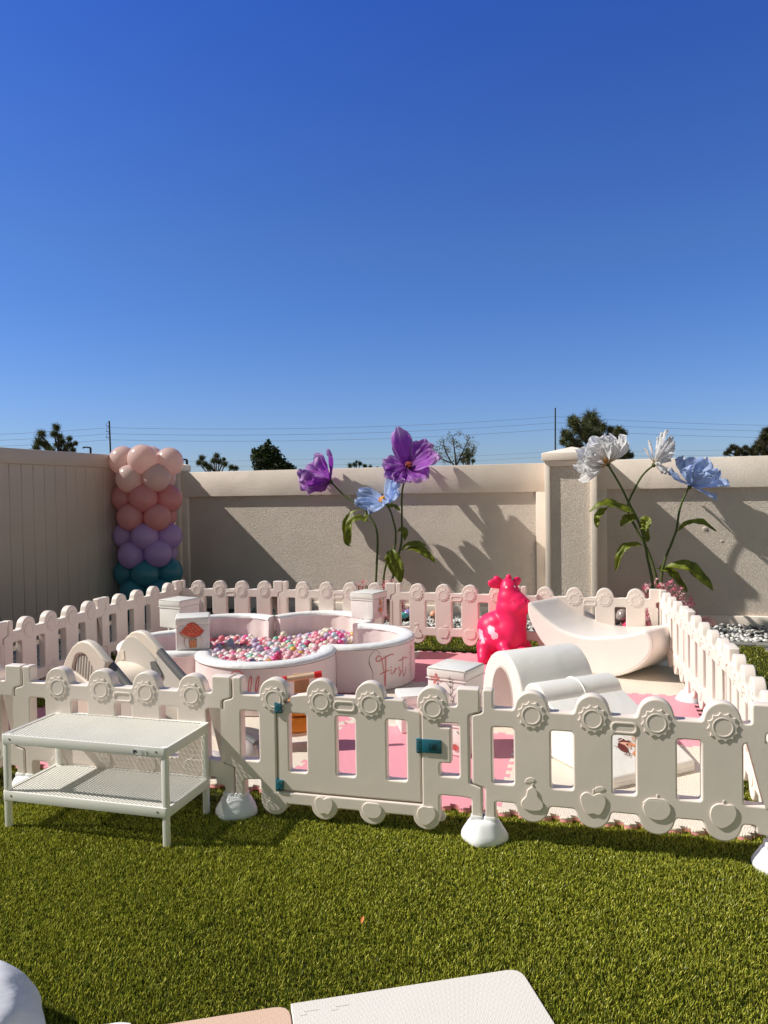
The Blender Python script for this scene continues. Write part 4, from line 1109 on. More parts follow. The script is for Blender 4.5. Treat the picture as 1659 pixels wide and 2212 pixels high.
# ================================================================== PINK COW HOPPER
def cow():
    t = thing('cow_hopper_toy', 'bright pink inflatable cow hopper toy with white patches, behind the tunnel', 'bouncy cow toy', (.95, 6.12, MZ - .002))
    def X(cx): return .638 + .000428 * cx - .95
    def Z(cy): return .7208 - .000428 * cy - MZ + .002
    E = []  # centre x, y(+away), z, radii, mesh rotation
    E.append((X(700), .03, .185, (.175, .19, .165)))          # belly
    E.append((X(560), .06, .25, (.125, .15, .13)))            # rump
    E.append((X(640), .03, .30, (.11, .13, .10)))
    E.append((X(880), -.03, .22, (.135, .14, .19)))           # chest
    E.append((X(905), -.02, .33, (.128, .125, .15)))          # neck
    E.append((X(905), -.02, .42, (.128, .12, .12)))
    E.append((X(890), -.01, .50, (.108, .108, .11)))
    E.append((X(870), .0, .575, (.082, .088, .085)))          # crown
    E.append((X(848), .0, .625, (.055, .06, .045)))
    E.append((X(985), -.05, .49, (.090, .09, .075)))          # muzzle
    E.append((X(1065), -.07, .455, (.088, .09, .078)))
    E.append((X(1000), -.09, .445, (.075, .075, .070)))
    E.append((X(1120), -.065, .435, (.064, .07, .060)))
    for cx, dy, cz, r in ((720, -.15, .13, .055), (745, -.20, .085, .052), (745, -.225, .045, .050), (390, -.06, .12, .075), (350, -.10, .07, .060), (330, -.13, .035, .052),
                          (1150, .04, .09, .075), (1250, .10, .055, .055), (1330, .14, .035, .042), (1050, -.16, .08, .062), (1060, -.19, .04, .052)):
        E.append((X(cx), dy, cz, (r, r, r)))
    b = MB()
    for x, y, z, r in E: b.ball((x, y, z), 1.0, 3, r)
    me = b.mesh('cow', [])
    o = put('body', me); 
    rm = o.modifiers.new('r', 'REMESH'); rm.mode = 'VOXEL'; rm.voxel_size = .0075
    sm = o.modifiers.new('s', 'SMOOTH'); sm.iterations = 26; sm.factor = .7
    dg = bpy.context.evaluated_depsgraph_get(); dg.update()
    m2 = bpy.data.meshes.new_from_object(o.evaluated_get(dg)); o.modifiers.clear(); o.data = m2; bpy.data.meshes.remove(me)
    o.parent = t
    m2.polygons.foreach_set('use_smooth', [True] * len(m2.polygons))
    # pink rubber with white patches where the toy has them
    m, nt, bs = newmat('pink_rubber')
    tc = nt.nodes.new('ShaderNodeTexCoord'); no = nt.nodes.new('ShaderNodeTexNoise'); no.inputs['Scale'].default_value = 14
    nt.links.new(tc.outputs['Object'], no.inputs[0])
    va = nt.nodes.new('ShaderNodeVectorMath'); va.operation = 'MULTIPLY_ADD'
    nt.links.new(no.outputs['Color'], va.inputs[0]); va.inputs[1].default_value = (.05, .0, .06); nt.links.new(tc.outputs['Object'], va.inputs[2])
    last = None
    for cx, cy, dy, rx, rz in ((490, 1010, -.15, .026, .040), (540, 1110, -.16, .024, .034), (315, 1120, -.06, .020, .034), (330, 1210, -.07, .016, .034)):
        s_ = nt.nodes.new('ShaderNodeVectorMath'); s_.operation = 'SUBTRACT'; nt.links.new(va.outputs[0], s_.inputs[0]); s_.inputs[1].default_value = (X(cx) + .025, dy, Z(cy) + .03)
        k = nt.nodes.new('ShaderNodeVectorMath'); k.operation = 'MULTIPLY'; nt.links.new(s_.outputs[0], k.inputs[0]); k.inputs[1].default_value = (1 / rx, 8, 1 / rz)
        l = nt.nodes.new('ShaderNodeVectorMath'); l.operation = 'LENGTH'; nt.links.new(k.outputs[0], l.inputs[0])
        if last is None: last = l.outputs['Value']
        else:
            mn = nt.nodes.new('ShaderNodeMath'); mn.operation = 'MINIMUM'; nt.links.new(last, mn.inputs[0]); nt.links.new(l.outputs['Value'], mn.inputs[1]); last = mn.outputs[0]
    rp = nt.nodes.new('ShaderNodeValToRGB'); rp.color_ramp.elements[0].position = .92; rp.color_ramp.elements[1].position = 1.0
    rp.color_ramp.elements[0].color = (.90, .50, .60, 1); rp.color_ramp.elements[1].color = (.93, .020, .125, 1)
    nt.links.new(last, rp.inputs[0]); nt.links.new(rp.outputs[0], bs.inputs['Base Color'])
    bs.inputs['Roughness'].default_value = .42; bs.inputs['Specular IOR Level'].default_value = .35
    bs.inputs['Subsurface Weight'].default_value = .15; bs.inputs['Subsurface Radius'].default_value = (.03, .008, .008); bs.inputs['Subsurface Scale'].default_value = .5
    m2.materials.clear(); m2.materials.append(m)
    for p0, p1, r0, r1 in (((X(790), .02, Z(200)), (X(645), .02, Z(90)), .022, .027), ((X(885), .03, Z(170)), (X(882), .03, Z(65)), .022, .025)):
        b = MB(); p0, p1 = Vector(p0), Vector(p1)
        b.tube([p0, p0.lerp(p1, .5), p1, p1 + (p1 - p0).normalized() * r1 * .6, p1 + (p1 - p0).normalized() * r1 * .95], [r0, (r0 + r1) / 2, r1, r1 * .8, r1 * .3], 16); b.build('horn', m, t, ang=80)
    for p0, p1 in (((X(770), .0, Z(230)), (X(530), .0, Z(165))), ((X(930), .02, Z(225)), (X(1065), .04, Z(125)))):
        b = MB(); p0, p1 = Vector(p0), Vector(p1); e_ = (p1 - p0).normalized()
        b.tube([p0, p0.lerp(p1, .4), p0.lerp(p1, .8), p1, p1 + e_ * .018, p1 + e_ * .025], [.020, .030, .037, .033, .021, .007], 16, squash=.55); b.build('ear', m, t, ang=80)
    wm = plain('white_spot', (.82, .6, .64), .5); pk = plain('pink_ring', (.82, .03, .14), .4)
    # eyes and nostrils sit on the remeshed surface
    from mathutils.bvhtree import BVHTree
    bv = BVHTree.FromPolygons([v.co for v in m2.vertices], [list(p.vertices) for p in m2.polygons])
    def onface(cx, cy):
        org = Vector((0, 0, CAMH)) - Vector((.95, 6.12, MZ - .002))
        tgt = Vector((X(cx), 0, Z(cy)))
        h = bv.ray_cast(org, (tgt - org).normalized())
        return (h[0], h[1]) if h[0] is not None else (tgt, Vector((0, -1, 0)))
    for cx, cy, r in ((825, 250, .011), (985, 240, .009)):
        p, n = onface(cx, cy); b = MB(); b.ball((0, 0, 0), r, 2, (1, 1, .25)); e = b.build('eye', wm, t); e.location = p; e.rotation_euler = n.to_track_quat('Z', 'Y').to_euler()
    for cx, cy in ((937, 540), (1195, 520)):
        p, n = onface(cx, cy); b = MB(); b.tube([(.018 * math.cos(a), .020 * math.sin(a), 0) for a in [2 * PI * k / 16 for k in range(17)]], .0035, 6); e = b.build('nostril', pk, t); e.location = p; e.rotation_euler = n.to_track_quat('Z', 'Y').to_euler()
cow()

# ================================================================== TODDLER SLIDE
SC = Vector((-1.515, 4.225, MZ))
t = thing('toddler_slide', 'cream and grey plastic toddler slide with vented sides, left of the ball pit', 'slide', SC, R(-31.9))
def yprism(pts, y0, y1, bev):
    me = sheet([pts], abs(y1 - y0), bev, 3)
    me.transform(Matrix(((1, 0, 0, 0), (0, 0, -1, (y0 + y1) / 2), (0, 1, 0, 0), (0, 0, 0, 1))))
    return me
def outl(dx=0, dz=0):
    q = [(-.36, 0), (-.30, .20), (-.245, .38), (-.205, .455), (-.166, .52), (-.115, .58), (-.067, .612), (-.019, .626), (.034, .622), (.086, .595), (.144, .553), (.178, .528), (.150, .46), (.11, .40), (.16, .22), (.23, 0)]
    return [(a + dx, b_ - MZ + dz if b_ else 0) for a, b_ in q]
nz = -MZ
vent = fillet([(-.115, .455, .02), (-.075, .545, .03), (.0, .555, .03), (.075, .465, .02), (.06, .395, .02), (.02, .400, .02)])
vent = [(a, b_ + nz) for a, b_ in vent]
def panelm(hole):
    lps = [outl()] + ([vent[::-1]] if hole else [])
    return lps
me = sheet(panelm(True), .05, .012, 3); me.transform(Matrix(((1, 0, 0, 0), (0, 0, -1, -.193), (0, 1, 0, 0), (0, 0, 0, 1)))); me.materials.append(M['cream'])
sp = put('side_panel', smooth(me, 45, 1), parent=t); sp['label'] = 'cream side panel with slotted vent nearest the camera'
b = MB()
for k in range(8):
    x = -.085 + k * .022
    b.box((x, -.193, .478 + nz - k * .008), (.010, .030, .17), .002, (0, R(8), 0))
b.build('vent_slats', M['greycream'], sp)
me = sheet([vent], .012, 0); me.transform(Matrix(((1, 0, 0, 0), (0, 0, -1, -.178), (0, 1, 0, 0), (0, 0, 0, 1)))); me.materials.append(M['ventgrey']); put('vent_back', smooth(me, 40, 1), parent=sp)
b = MB(); b.lathe([(.002, .0), (.019, .0), (.019, .006), (.014, .007), (.012, .004), (.002, .004)], 18, (0, 0, 0)); e = b.build('bolt', M['ventgrey'], sp, (-.125, -.217, .418 + nz), (PI / 2, 0, 0))
b = MB(); b.lathe([(.002, .0), (.017, .0), (.017, .006), (.012, .007), (.002, .004)], 18); b.build('bolt', M['ventgrey'], sp, (-.150, -.217, .345 + nz), (PI / 2, 0, 0))
me = sheet([outl(-.03, -.012)], .05, .012, 3); me.transform(Matrix(((1, 0, 0, 0), (0, 0, -1, .193), (0, 1, 0, 0), (0, 0, 0, 1)))); me.materials.append(M['cream'])
s2 = put('side_panel', smooth(me, 45, 1), parent=t)
ins = [(-.215, .40), (-.205, .46), (-.17, .525), (-.115, .572), (-.065, .580), (-.02, .560), (.06, .505), (.115, .462), (.15, .40), (.10, .33), (.03, .375), (-.06, .385), (-.10, .40), (-.13, .425), (-.15, .395)]
me = sheet([[(a, b_ + nz) for a, b_ in ins]], .008, .002, 1); me.transform(Matrix(((1, 0, 0, 0), (0, 0, -1, .166), (0, 1, 0, 0), (0, 0, 0, 1)))); me.materials.append(M['greycream']); put('inner_liner', smooth(me, 45, 1), parent=s2)
me = sheet([[(a, b_ + nz) for a, b_ in fillet([(-.185, .485, .004), (-.150, .490, .004), (-.145, .435, .004), (-.178, .430, .004)])]], .006, .001, 1); me.transform(Matrix(((1, 0, 0, 0), (0, 0, -1, .161), (0, 1, 0, 0), (0, 0, 0, 1)))); me.materials.append(M['cream']); put('tab', smooth(me, 45, 1), parent=s2)
me = sheet([[(a, b_ + nz) for a, b_ in fillet([(.075, .445, .01), (.115, .455, .01), (.175, .385, .01), (.165, .355, .01), (.09, .395, .01)])]], .005, 0, 1); me.transform(Matrix(((1, 0, 0, 0), (0, 0, -1, .160), (0, 1, 0, 0), (0, 0, 0, 1)))); me.materials.append(M['darkgrey']); put('recess', smooth(me, 45, 1), parent=s2)
# chute: cream bed that bends down and runs out flat, grey side walls, dark rails
bed = [(-.20, .40), (-.08, .405), (.02, .385), (.12, .32), (.30, .205), (.50, .095), (.66, .045), (.80, .04)]
b = MB()
BS = spline([Vector((x, 0, z + nz)) for x, z in bed], 5)
b.grid(lambda u, v: (lambda p: Vector((p.x, (v - .5) * .33, p.z + .02 * abs(2 * v - 1) ** 4)))(BS[min(len(BS) - 1, round(u * (len(BS) - 1)))]), len(BS) - 1, 12)
b.build('chute', M['cream'], t, ang=60)
for y in (-.172, .172):
    b = MB()
    tops = [(.13, .505), (.30, .395), (.50, .262), (.66, .165), (.78, .11), (.86, .085)]
    bot = [(.10, .36), (.28, .20), (.50, .08), (.66, .035), (.78, .02), (.86, .02)]
    b.prism([(x, z + nz) for x, z in tops] + [(x, z + nz) for x, z in bot[::-1]], .012, origin=(0, y - .006, 0))
    w = b.build('chute_wall', M['greycream'], t)
    b = MB(); b.tube([(x, y, z + nz + .006) for x, z in [(.145, .505)] + tops[1:]], .024, 12); b.build('rail', M['darkgrey'], t)
for y in (-.10, .10):
    b = MB(); b.tube([(.78, y, .055), (.84, y, .055), (.895, y, .035), (.915, y, .012)], [.05, .052, .045, .025], 14); b.build('runout_lip', M['greycream'], t, ang=60)
b = MB()
for k in range(3): b.box((-.30 - .045 * (2 - k) * .6, 0, .08 + .11 * k), (.07, .34, .025), .006)
b.build('step', M['cream'], t)

# ================================================================== WOODEN RIDE-ON
t = thing('ride_on_toy', 'wooden ride on toy with orange seat box and red tipped handlebar behind the gate', 'ride on toy', (-.50, 4.08, MZ), R(8))
b = MB()
bs = [(-.15 + .30 * k / 10, .075 + .035 * (abs(k - 5) / 5) ** 2) for k in range(11)]
b.prism([(x, z) for x, z in bs] + [(x, z + .018) for x, z in bs[::-1]], .16, origin=(0, -.08, 0)); b.build('base_board', M['woodlight'], t)
b = MB(); b.box((.055, 0, .135), (.185, .155, .085), .012); sb = b.build('seat_box', M['orange'], t)
b = MB(); b.box((.055, 0, .222), (.185, .155, .080), .012); b.build('seat_cushion', M['orange'], t)
b = MB(); b.tube([(-.03, -.079, .179), (.142, -.079, .181)], .0016, 6); b.build('seam', M['decalbrown'], sb)
b = MB(); b.prism([(.01, .262), (.11, .262), (.07, .295), (.055, .262)], .03, origin=(0, -.05, 0)); b.build('yellow_flap', M['yellow'], t)
b = MB(); b.box((.035, .02, .325), (.085, .018, .14), .004); b.build('post', M['wood'], t)
b = MB(); b.tube([(-.045, -.01, .372), (.105, -.01, .388)], .0165, 14); hb = b.build('handlebar', M['woodlight'], t)
for s_, x in ((-1, -.045), (1, .105)):
    b = MB(); b.tube([(x, -.01, .380 + s_ * .008), (x + s_ * .040, -.01, .380 + s_ * .012)], .0185, 14); b.build('grip', M['red'], hb)
b = MB(); b.tube([(-.16, -.06, .28), (-.165, -.06, .20), (-.15, -.06, .13), (-.12, -.06, .09)], [.022, .024, .02, .012], 10, squash=.6); b.build('fork', M['brownplast'], t)
for x, y in ((-.145, -.065), (-.145, .065), (.10, -.065), (.10, .065)):
    b = MB(); b.tube([(x, y - .010, .030), (x, y + .010, .030)], .030, 20); w = b.build('wheel', M['black'], t)
    b = MB(); b.tube([(x, y - .0125, .030), (x, y + .0125, .030)], .010, 12); b.build('hub', M['darkgrey'], w)
    b = MB(); b.tube([(x, y, .055), (x * .95, y, .085)], .012, 8); b.build('wheel_mount', M['woodlight'], w)

# ================================================================== WIRE SHELF TABLE
TL, TW, TZ = .795, .352, .400
tb = thing('wire_shelf_table', 'white metal shelf table with two mesh shelves standing on the turf before the fence', 'shelf table', (-1.645, 3.168, 0), R(-15.6))
def mesh_shelf(zt):
    b = MB(); w = .0027; th = .0023
    for sgn, zo in ((1, 0), (-1, .0011)):
        a = R(27) * sgn; d = Vector((math.cos(a), math.sin(a))); pitch = .0112 * math.cos(a)
        n = Vector((-d.y, d.x)); c = Vector((TL / 2, TW / 2))
        span_ = (abs(n.x) * TL + abs(n.y) * TW) / 2
        k = -int(span_ / pitch)
        while k * pitch <= span_:
            o = c + n * (k * pitch); lo, hi = -9, 9
            for ax, mx in ((0, TL), (1, TW)):
                t0 = (.006 - o[ax]) / d[ax]; t1 = (mx - .006 - o[ax]) / d[ax]
                if t0 > t1: t0, t1 = t1, t0
                lo = max(lo, t0); hi = min(hi, t1)
            if hi - lo > .01:
                p, q = o + d * lo, o + d * hi; m = n * (w / 2)
                vs = [b.bm.verts.new((r.x, r.y, zt + zo + dz)) for dz in (0, -th) for r in (p - m, p + m, q + m, q - m)]
                for f in ((0, 1, 2, 3), (7, 6, 5, 4), (0, 4, 5, 1), (1, 5, 6, 2), (2, 6, 7, 3), (3, 7, 4, 0)): b.bm.faces.new([vs[i] for i in f])
            k += 1
    return b
for zt, hr in ((TZ, .040), (.158, .040)):
    sh = mesh_shelf(zt - .006).build('mesh_shelf', M['metalwhite'], tb)
    o = fillet([(0, 0, .014), (TL, 0, .014), (TL, TW, .014), (0, TW, .014)]); i = fillet([(.004, .004, .011), (TL - .004, .004, .011), (TL - .004, TW - .004, .011), (.004, TW - .004, .011)])[::-1]
    me = sheet([o, i], hr, .0012, 1, zt - hr / 2); me.materials.append(M['metalwhite']); put('rim', smooth(me, 40, 2), parent=sh)
    i2 = fillet([(.013, .013, .008), (TL - .013, .013, .008), (TL - .013, TW - .013, .008), (.013, TW - .013, .008)])[::-1]
    me = sheet([fillet([(.003, .003, .011), (TL - .003, .003, .011), (TL - .003, TW - .003, .011), (.003, TW - .003, .011)]), i2], .0025, .0004, 1, zt - .003); me.materials.append(M['metalwhite']); put('flange', smooth(me, 40, 2), parent=sh)
    b = MB()
    for x, y in ((.02, .02), (TL - .02, .02), (.02, TW - .02), (TL - .02, TW - .02)): b.box((x, y, zt - .006), (.030, .030, .006), .002)
    b.build('corner_plates', M['metalwhite'], sh)['kind'] = 'part'
    for x in (.045, TL - .045):
        b = MB(); b.tube([(x, -.0012, zt - .018), (x, .001, zt - .018)], .0042, 12); b.build('screw', M['screw'], sh)
for x, y in ((.016, .016), (TL - .016, .016), (TL - .016, TW - .016), (.016, TW - .016)):
    b = MB(); b.box((x, y, .194), (.026, .026, .396), .007, seg=3); b.build('leg', M['metalwhite'], tb)
stk = bpy.data.objects.new('sticker', None)
bpy.data.objects.remove(stk)
b = MB(); b.box((.675, -.0022, TZ - .024), (.062, .0012, .022), 0); stk = b.build('product_sticker', M['paper'], tb)
d = Decal(lambda u, v, h: Vector((.644 + u, -.0030 - h * .3, TZ - .035 + v)))
blk = M['black']
d.poly([(.002, .0165), (.002, .0195), (.018, .0195), (.018, .0165)], blk); d.poly([(.002, .0105), (.002, .0150), (.021, .0150), (.021, .0105)], blk); d.poly([(.002, .004), (.002, .009), (.011, .009), (.009, .004)], blk)
for k in range(6): d.poly([(.038, .004 + k * .0024), (.038, .0048 + k * .0024), (.054, .0048 + k * .0024), (.054, .004 + k * .0024)], M['seam'])
d.build('sticker_print', stk)

# ================================================================== BALLOON COLUMN
BX = Vector((-2.655, 8.42, 0))
def balloon_mesh(mat, seed):
    rs = random.Random(seed); b = MB(); sx = 1 + rs.uniform(-.03, .03)
    prof = []
    for k in range(25):
        a = -PI / 2 + PI * k / 24
        z = math.sin(a); r = math.cos(a)
        if z > 0: r *= 1.0; z *= 1.0
        else: z *= 1.07; r *= (1 - .05 * z * z)
        prof.append((max(.002, .149 * r * sx), .149 * z))
    b.lathe(prof, 40)
    b.lathe([(.004, -.153), (.012, -.168), (.014, -.171), (.006, -.172)], 12)
    return b.mesh('balloon', [mat], 80)
BCOL = [('pale pink', (.97, .74, .69)), ('pale pink', (.97, .74, .69)), ('coral pink', (.95, .45, .45)), ('coral pink', (.96, .48, .47)), ('lilac', (.72, .49, .86)), ('lilac', (.70, .47, .84)), ('teal', (.08, .35, .45)), ('teal', (.075, .34, .44)), ('teal', (.075, .34, .44))]
ZB = [1.815, 1.605, 1.385, 1.175, .965, .765, .545, .345, .155]
RN = ['top', 'second', 'third', 'fourth', 'fifth', 'sixth', 'seventh', 'eighth', 'lowest']
bm_ = {}
for i, (z, (cn, c)) in enumerate(zip(ZB, BCOL)):
    if c not in bm_: bm_[c] = balloon_mesh(balloonmat('balloon_latex', c, .45), i)
    three = i % 2 == 0
    for k in range(4):
        a = R((-90 if three else -45) + 90 * k + 3)
        rr = .203 if not three else (.238 if k in (1, 3) else .15)
        if i == 0: rr += .015
        p = BX + Vector((rr * math.cos(a) + random.uniform(-.008, .008), rr * math.sin(a), z + random.uniform(-.008, .008) - (.02 if (three and k == 1 and i < 5) else 0)))
        side = ({0: 'front', 1: 'right', 2: 'rear', 3: 'left'} if three else {0: 'front right', 1: 'rear right', 2: 'rear left', 3: 'front left'})[k]
        o = put('balloon', bm_[c], loc=p)
        dr = Vector((math.cos(a), math.sin(a), .15 if z > 1.7 else .0)).normalized()
        o.rotation_euler = dr.to_track_quat('Z', 'Y').to_euler()
        o.scale = (1.03, 1.03, .98) if i else (1.06, 1.06, 1.02)
        tag(o, '%s balloon in the %s tier of the balloon column, %s one' % (cn, RN[i], side), 'balloon', 'balloons stacked in a column')
pm = MB(); pm.tube([(0, 0, 0), (0, 0, 1.8)], .012, 10); pm.lathe([(.15, 0), (.15, .02), (.02, .03), (.002, .03)], 24)
tag(pm.build('balloon_stand', M['metalwhite'], loc=BX), 'thin white stand pole hidden inside the balloon column', 'stand')

# ================================================================== GIANT PAPER FLOWERS
PUR = dict(base=(.16, .015, .22), mid=(.40, .09, .55), edge=(.72, .52, .80))
PUR2 = dict(base=(.10, .01, .16), mid=(.34, .06, .50), edge=(.66, .42, .76))
BLU = dict(base=(.34, .46, .80), mid=(.44, .58, .90), edge=(.60, .70, .93))
BLU2 = dict(base=(.34, .46, .76), mid=(.50, .63, .90), edge=(.55, .66, .92))
WHT = dict(base=(.85, .58, .25), mid=(.86, .84, .84), edge=(.88, .88, .90))
def petal_mesh(base, tip, face, width, cup, crink, seed, C, bend=.12, nu=16, nv=14, fray=.06, narrow=False):
    base, tip, face = Vector(base), Vector(tip), Vector(face)
    d = tip - base; L = d.length; dn = d.normalized()
    f = (face - dn * face.dot(dn)); f = f.normalized() if f.length > 1e-4 else dn.orthogonal().normalized()
    s = dn.cross(f).normalized()
    b = MB(); cols = {}
    def fn(u, v):
        q = 2 * v - 1
        if narrow: wd = width * (.35 + .65 * u ** .6) * (1 - u ** 6) ** .5 + .002
        else: wd = width * (u ** .55) * (1 - max(0, u - .02) ** 5.5) ** .55 + .004
        tl = 1 - .10 * q * q * u + fray * u * noise.noise(Vector((q * 2.6, seed * 1.3, u)))
        p = base + dn * (L * u * tl) + f * (-bend * L * math.sin(PI * u * .9)) + s * (q * wd)
        p += f * (cup * wd * q * q)
        p += f * crink * 1.45 * (noise.noise(Vector((q * 3.4 + seed, u * 2.2, seed * .7))) * 1.2 * u + .5 * math.sin(q * 9 + seed * 2 + 2 * u) * u * u + .35 * noise.noise(Vector((q * 8, u * 6, seed))) * u)
        p += s * crink * .7 * noise.noise(Vector((u * 4, q * 3, seed + 9))) * u
        return p
    nu = nu; g = b.grid(fn, nu, nv)
    me = b.mesh('petal', [M['petal']], 180)
    a = me.color_attributes.new('tint', 'FLOAT_COLOR', 'POINT')
    for v in me.vertices:
        i, j = divmod(v.index, nv + 1); u = i / nu; q = abs(2 * j / nv - 1)
        m1 = min(1, u / .35); c = [C['base'][k] * (1 - m1) + C['mid'][k] * m1 for k in range(3)]
        m2 = max(0, min(1, (max(u, q * .95 * (u > .25)) - .72) / .28)) ** 1.2
        st = 1 + .30 * noise.noise(Vector((q * 12 + seed, u * 2.5, 0))); m2 = min(1, max(0, m2 + .55 * max(0, noise.noise(Vector((q * 4 + seed, u * 3, 7))) - .12)))
        c = [max(0, (c[k] * (1 - m2 * .85) + C['edge'][k] * m2 * .85) * st) for k in range(3)]
        a.data[v.index].color = (*c, 1)
    return me
def L3(p, s0, off0): return Vector((p[0] - s0, -(p[2] - off0), p[1]))
def flower(label, stem, petals, C, axis, leaves, stamen=None, srad=.012, group=None, cat='paper flower', calyx=True, push=0):
    """stem points (s, z, off); petals (tip s, z, off, width, cup, crinkle[, C2]); axis in (s, z, off)"""
    if push:
        def mv(p):
            k = (8.345 - p[2] - push) / (8.345 - p[2])
            return (2.6 + (p[0] - 2.6) * k, max(0, 1.4 + (p[1] - 1.4) * k) if p[1] else 0, p[2] + push) + tuple(p[3:])
        stem = [mv(p) for p in stem]; petals = [mv(p) for p in petals]; leaves = [([mv(p) for p in l[0]],) + tuple(l[1:]) for l in leaves]
    s0, z0, f0 = stem[0]
    t = thing('paper_flower', label, cat, wp(s0, 0, f0), WRZ, group)
    l3 = lambda p: L3(p, s0, f0)
    sp_ = spline([l3(p) for p in stem], 8)
    b = MB(); n = len(sp_)
    b.tube([p + Vector((noise.noise(p * 9) * .004, 0, noise.noise(p * 7) * .002)) for p in sp_], [srad * (1.15 - .35 * i / n) * (1 + .12 * noise.noise(p * 30)) for i, p in enumerate(sp_)], 10)
    b.build('stem', M['stem'], t)
    hb = sp_[-1]; ax = Vector((axis[0], -axis[2], axis[1])).normalized()
    if calyx:
        b = MB(); b.ball(hb, .022, 2, (1, 1, 1.2)); b.build('calyx', M['stem'], t)
    for k, p in enumerate(petals):
        tip = l3(p[:3]); w, cup, cr_ = p[3:6]; CC = p[6] if len(p) > 6 else C
        me = petal_mesh(hb + ax * .01, tip, ax, w, cup, cr_, k * 3.7 + s0 * 5, CC, bend=p[7] if len(p) > 7 else .10, narrow=len(p) > 8)
        put('petal', me, parent=t)
    if stamen:
        mat, n_, ln, r_ = stamen; b = MB(); rs = random.Random(3)
        for k in range(n_):
            dr = (ax + Vector((rs.uniform(-1, 1), rs.uniform(-1, 1), rs.uniform(-1, 1))) * .32).normalized()
            b.tube([hb + ax * .01, hb + dr * ln * .6, hb + dr * ln], [r_ * .8, r_, r_ * 1.5], 5)
        b.build('stamens', mat, t)
    for lf in leaves:
        pts, w = lf[0], lf[1]; P = spline([l3(p) for p in pts], 6); up = Vector((0, -.55, .85)) if len(lf) < 3 else Vector(lf[2])
        b = MB(); m = len(P) - 1; seed = pts[0][0] * 7
        stalk = .12
        def fn(u, v):
            i = u * m; k = min(int(i), m - 1); p = P[k].lerp(P[k + 1], i - k)
            tg = (P[min(k + 1, m)] - P[max(k - 1, 0)]).normalized(); sd = tg.cross(up)
            sd = sd.normalized() if sd.length > .05 else Vector((0, 1, 0))
            nn = sd.cross(tg).normalized(); q = 2 * v - 1
            uu = max(0, (u - stalk) / (1 - stalk)); ww = w * (math.sin(PI * uu ** .75) ** .8 if 0 < uu < 1 else 0) * (1 + .28 * noise.noise(Vector((u * 9 + seed, 3 + (q > 0), 0)))) + .004
            return p + sd * q * ww + nn * (abs(q) * ww * .45 + .030 * noise.noise(Vector((u * 5 + seed, q * 2, 1))) * (ww / max(w, .01)))
        b.grid(fn, 30, 8); b.build('leaf', M['leaf'], t, ang=180)
    return t
G1, G2 = 'giant paper flowers before the left wall section', 'giant paper flowers before the right wall section'
flower('purple paper flower bending far left on a long curved stem', [(-.016, 0, .32), (-.016, .401, .30), (.015, .836, .30), (-.017, 1.04, .30), (-.172, 1.228, .27), (-.388, 1.368, .24), (-.571, 1.535, .21)],
       [(-.63, 1.92, .16, .13, .35, .03, PUR2), (-.80, 1.88, .10, .14, .3, .035), (-.94, 1.74, .09, .13, .3, .035), (-.70, 1.84, .34, .12, .4, .04, PUR), (-.94, 1.66, .34, .15, .35, .035), (-.97, 1.50, .20, .14, .3, .03), (-.84, 1.43, .30, .13, .4, .03), (-.76, 1.44, .12, .12, .3, .03), (-.90, 1.57, .40, .14, .4, .04)],
       PUR, (-.8, .5, .15), [([(-.172, 1.228, .27), (-.282, 1.185, .30), (-.348, 1.09, .33), (-.355, .969, .34), (-.339, .83, .34), (-.297, .80, .33)], .032), ([(-.048, 1.063, .30), (-.156, 1.107, .34), (-.247, 1.09, .37), (-.294, .986, .38), (-.288, .831, .38)], .055)], (M['stamen'], 14, .06, .003), group=G1)
flower('light blue paper flower with orange centre, lowest of the left cluster', [(.073, 0, .33), (.073, .368, .31), (.113, .599, .31), (.213, .786, .31), (.229, .955, .31), (.192, 1.141, .31), (.130, 1.285, .31)],
       [(.16, 1.64, .22, .12, .25, .03), (.27, 1.60, .28, .12, .3, .03), (.28, 1.42, .36, .10, .4, .03), (.02, 1.34, .12, .11, .3, .03), (-.23, 1.42, .30, .13, .3, .03), (-.21, 1.30, .42, .11, .25, .035, BLU, .05), (-.03, 1.22, .48, .11, .35, .04), (.17, 1.33, .45, .09, .4, .03)],
       BLU, (-.45, .55, .75), [([(.108, 1.25, .31), (.009, 1.243, .34), (-.064, 1.175, .37), (-.12, 1.064, .38)], .048), ([(.120, 1.24, .31), (.205, 1.244, .30), (.28, 1.198, .28)], .035), ([(.18, .799, .31), (.223, .68, .36), (.282, .528, .38), (.298, .393, .38)], .062)], (M['stamen'], 34, .105, .0042), group=G1)
flower('largest and highest purple paper flower, wide open, right of the blue one', [(.162, 0, .30), (.162, .37, .28), (.265, .769, .26), (.286, .955, .25), (.288, 1.359, .24), (.330, 1.56, .24), (.375, 1.66, .25)],
       [(.25, 2.15, .22, .15, .45, .025, PUR), (.20, 2.02, .12, .12, .3, .03), (.55, 2.0, .14, .14, .3, .04, PUR2), (.64, 1.94, .25, .10, .4, .04), (.76, 1.80, .34, .17, .25, .035, PUR, -.03), (.62, 1.55, .40, .17, .3, .035, PUR, -.03), (.42, 1.52, .46, .13, .3, .03), (.08, 1.74, .30, .15, .35, .03), (.13, 1.60, .40, .15, .35, .03), (.28, 1.53, .44, .12, .3, .03)],
       PUR, (.22, .62, .75), [([(.227, .944, .26), (.289, .986, .30), (.341, .952, .32), (.34, .868, .33)], .04), ([(.25, .732, .27), (.374, .809, .28), (.496, .818, .28), (.565, .802, .28)], .045), ([(.30, .75, .27), (.461, .775, .32), (.581, .718, .34), (.683, .627, .34)], .055), ([(.198, .774, .27), (.165, .697, .32), (.195, .578, .36), (.263, .443, .37)], .05)], (M['darkstamen'], 40, .10, .0045), group=G1)
wp4 = []
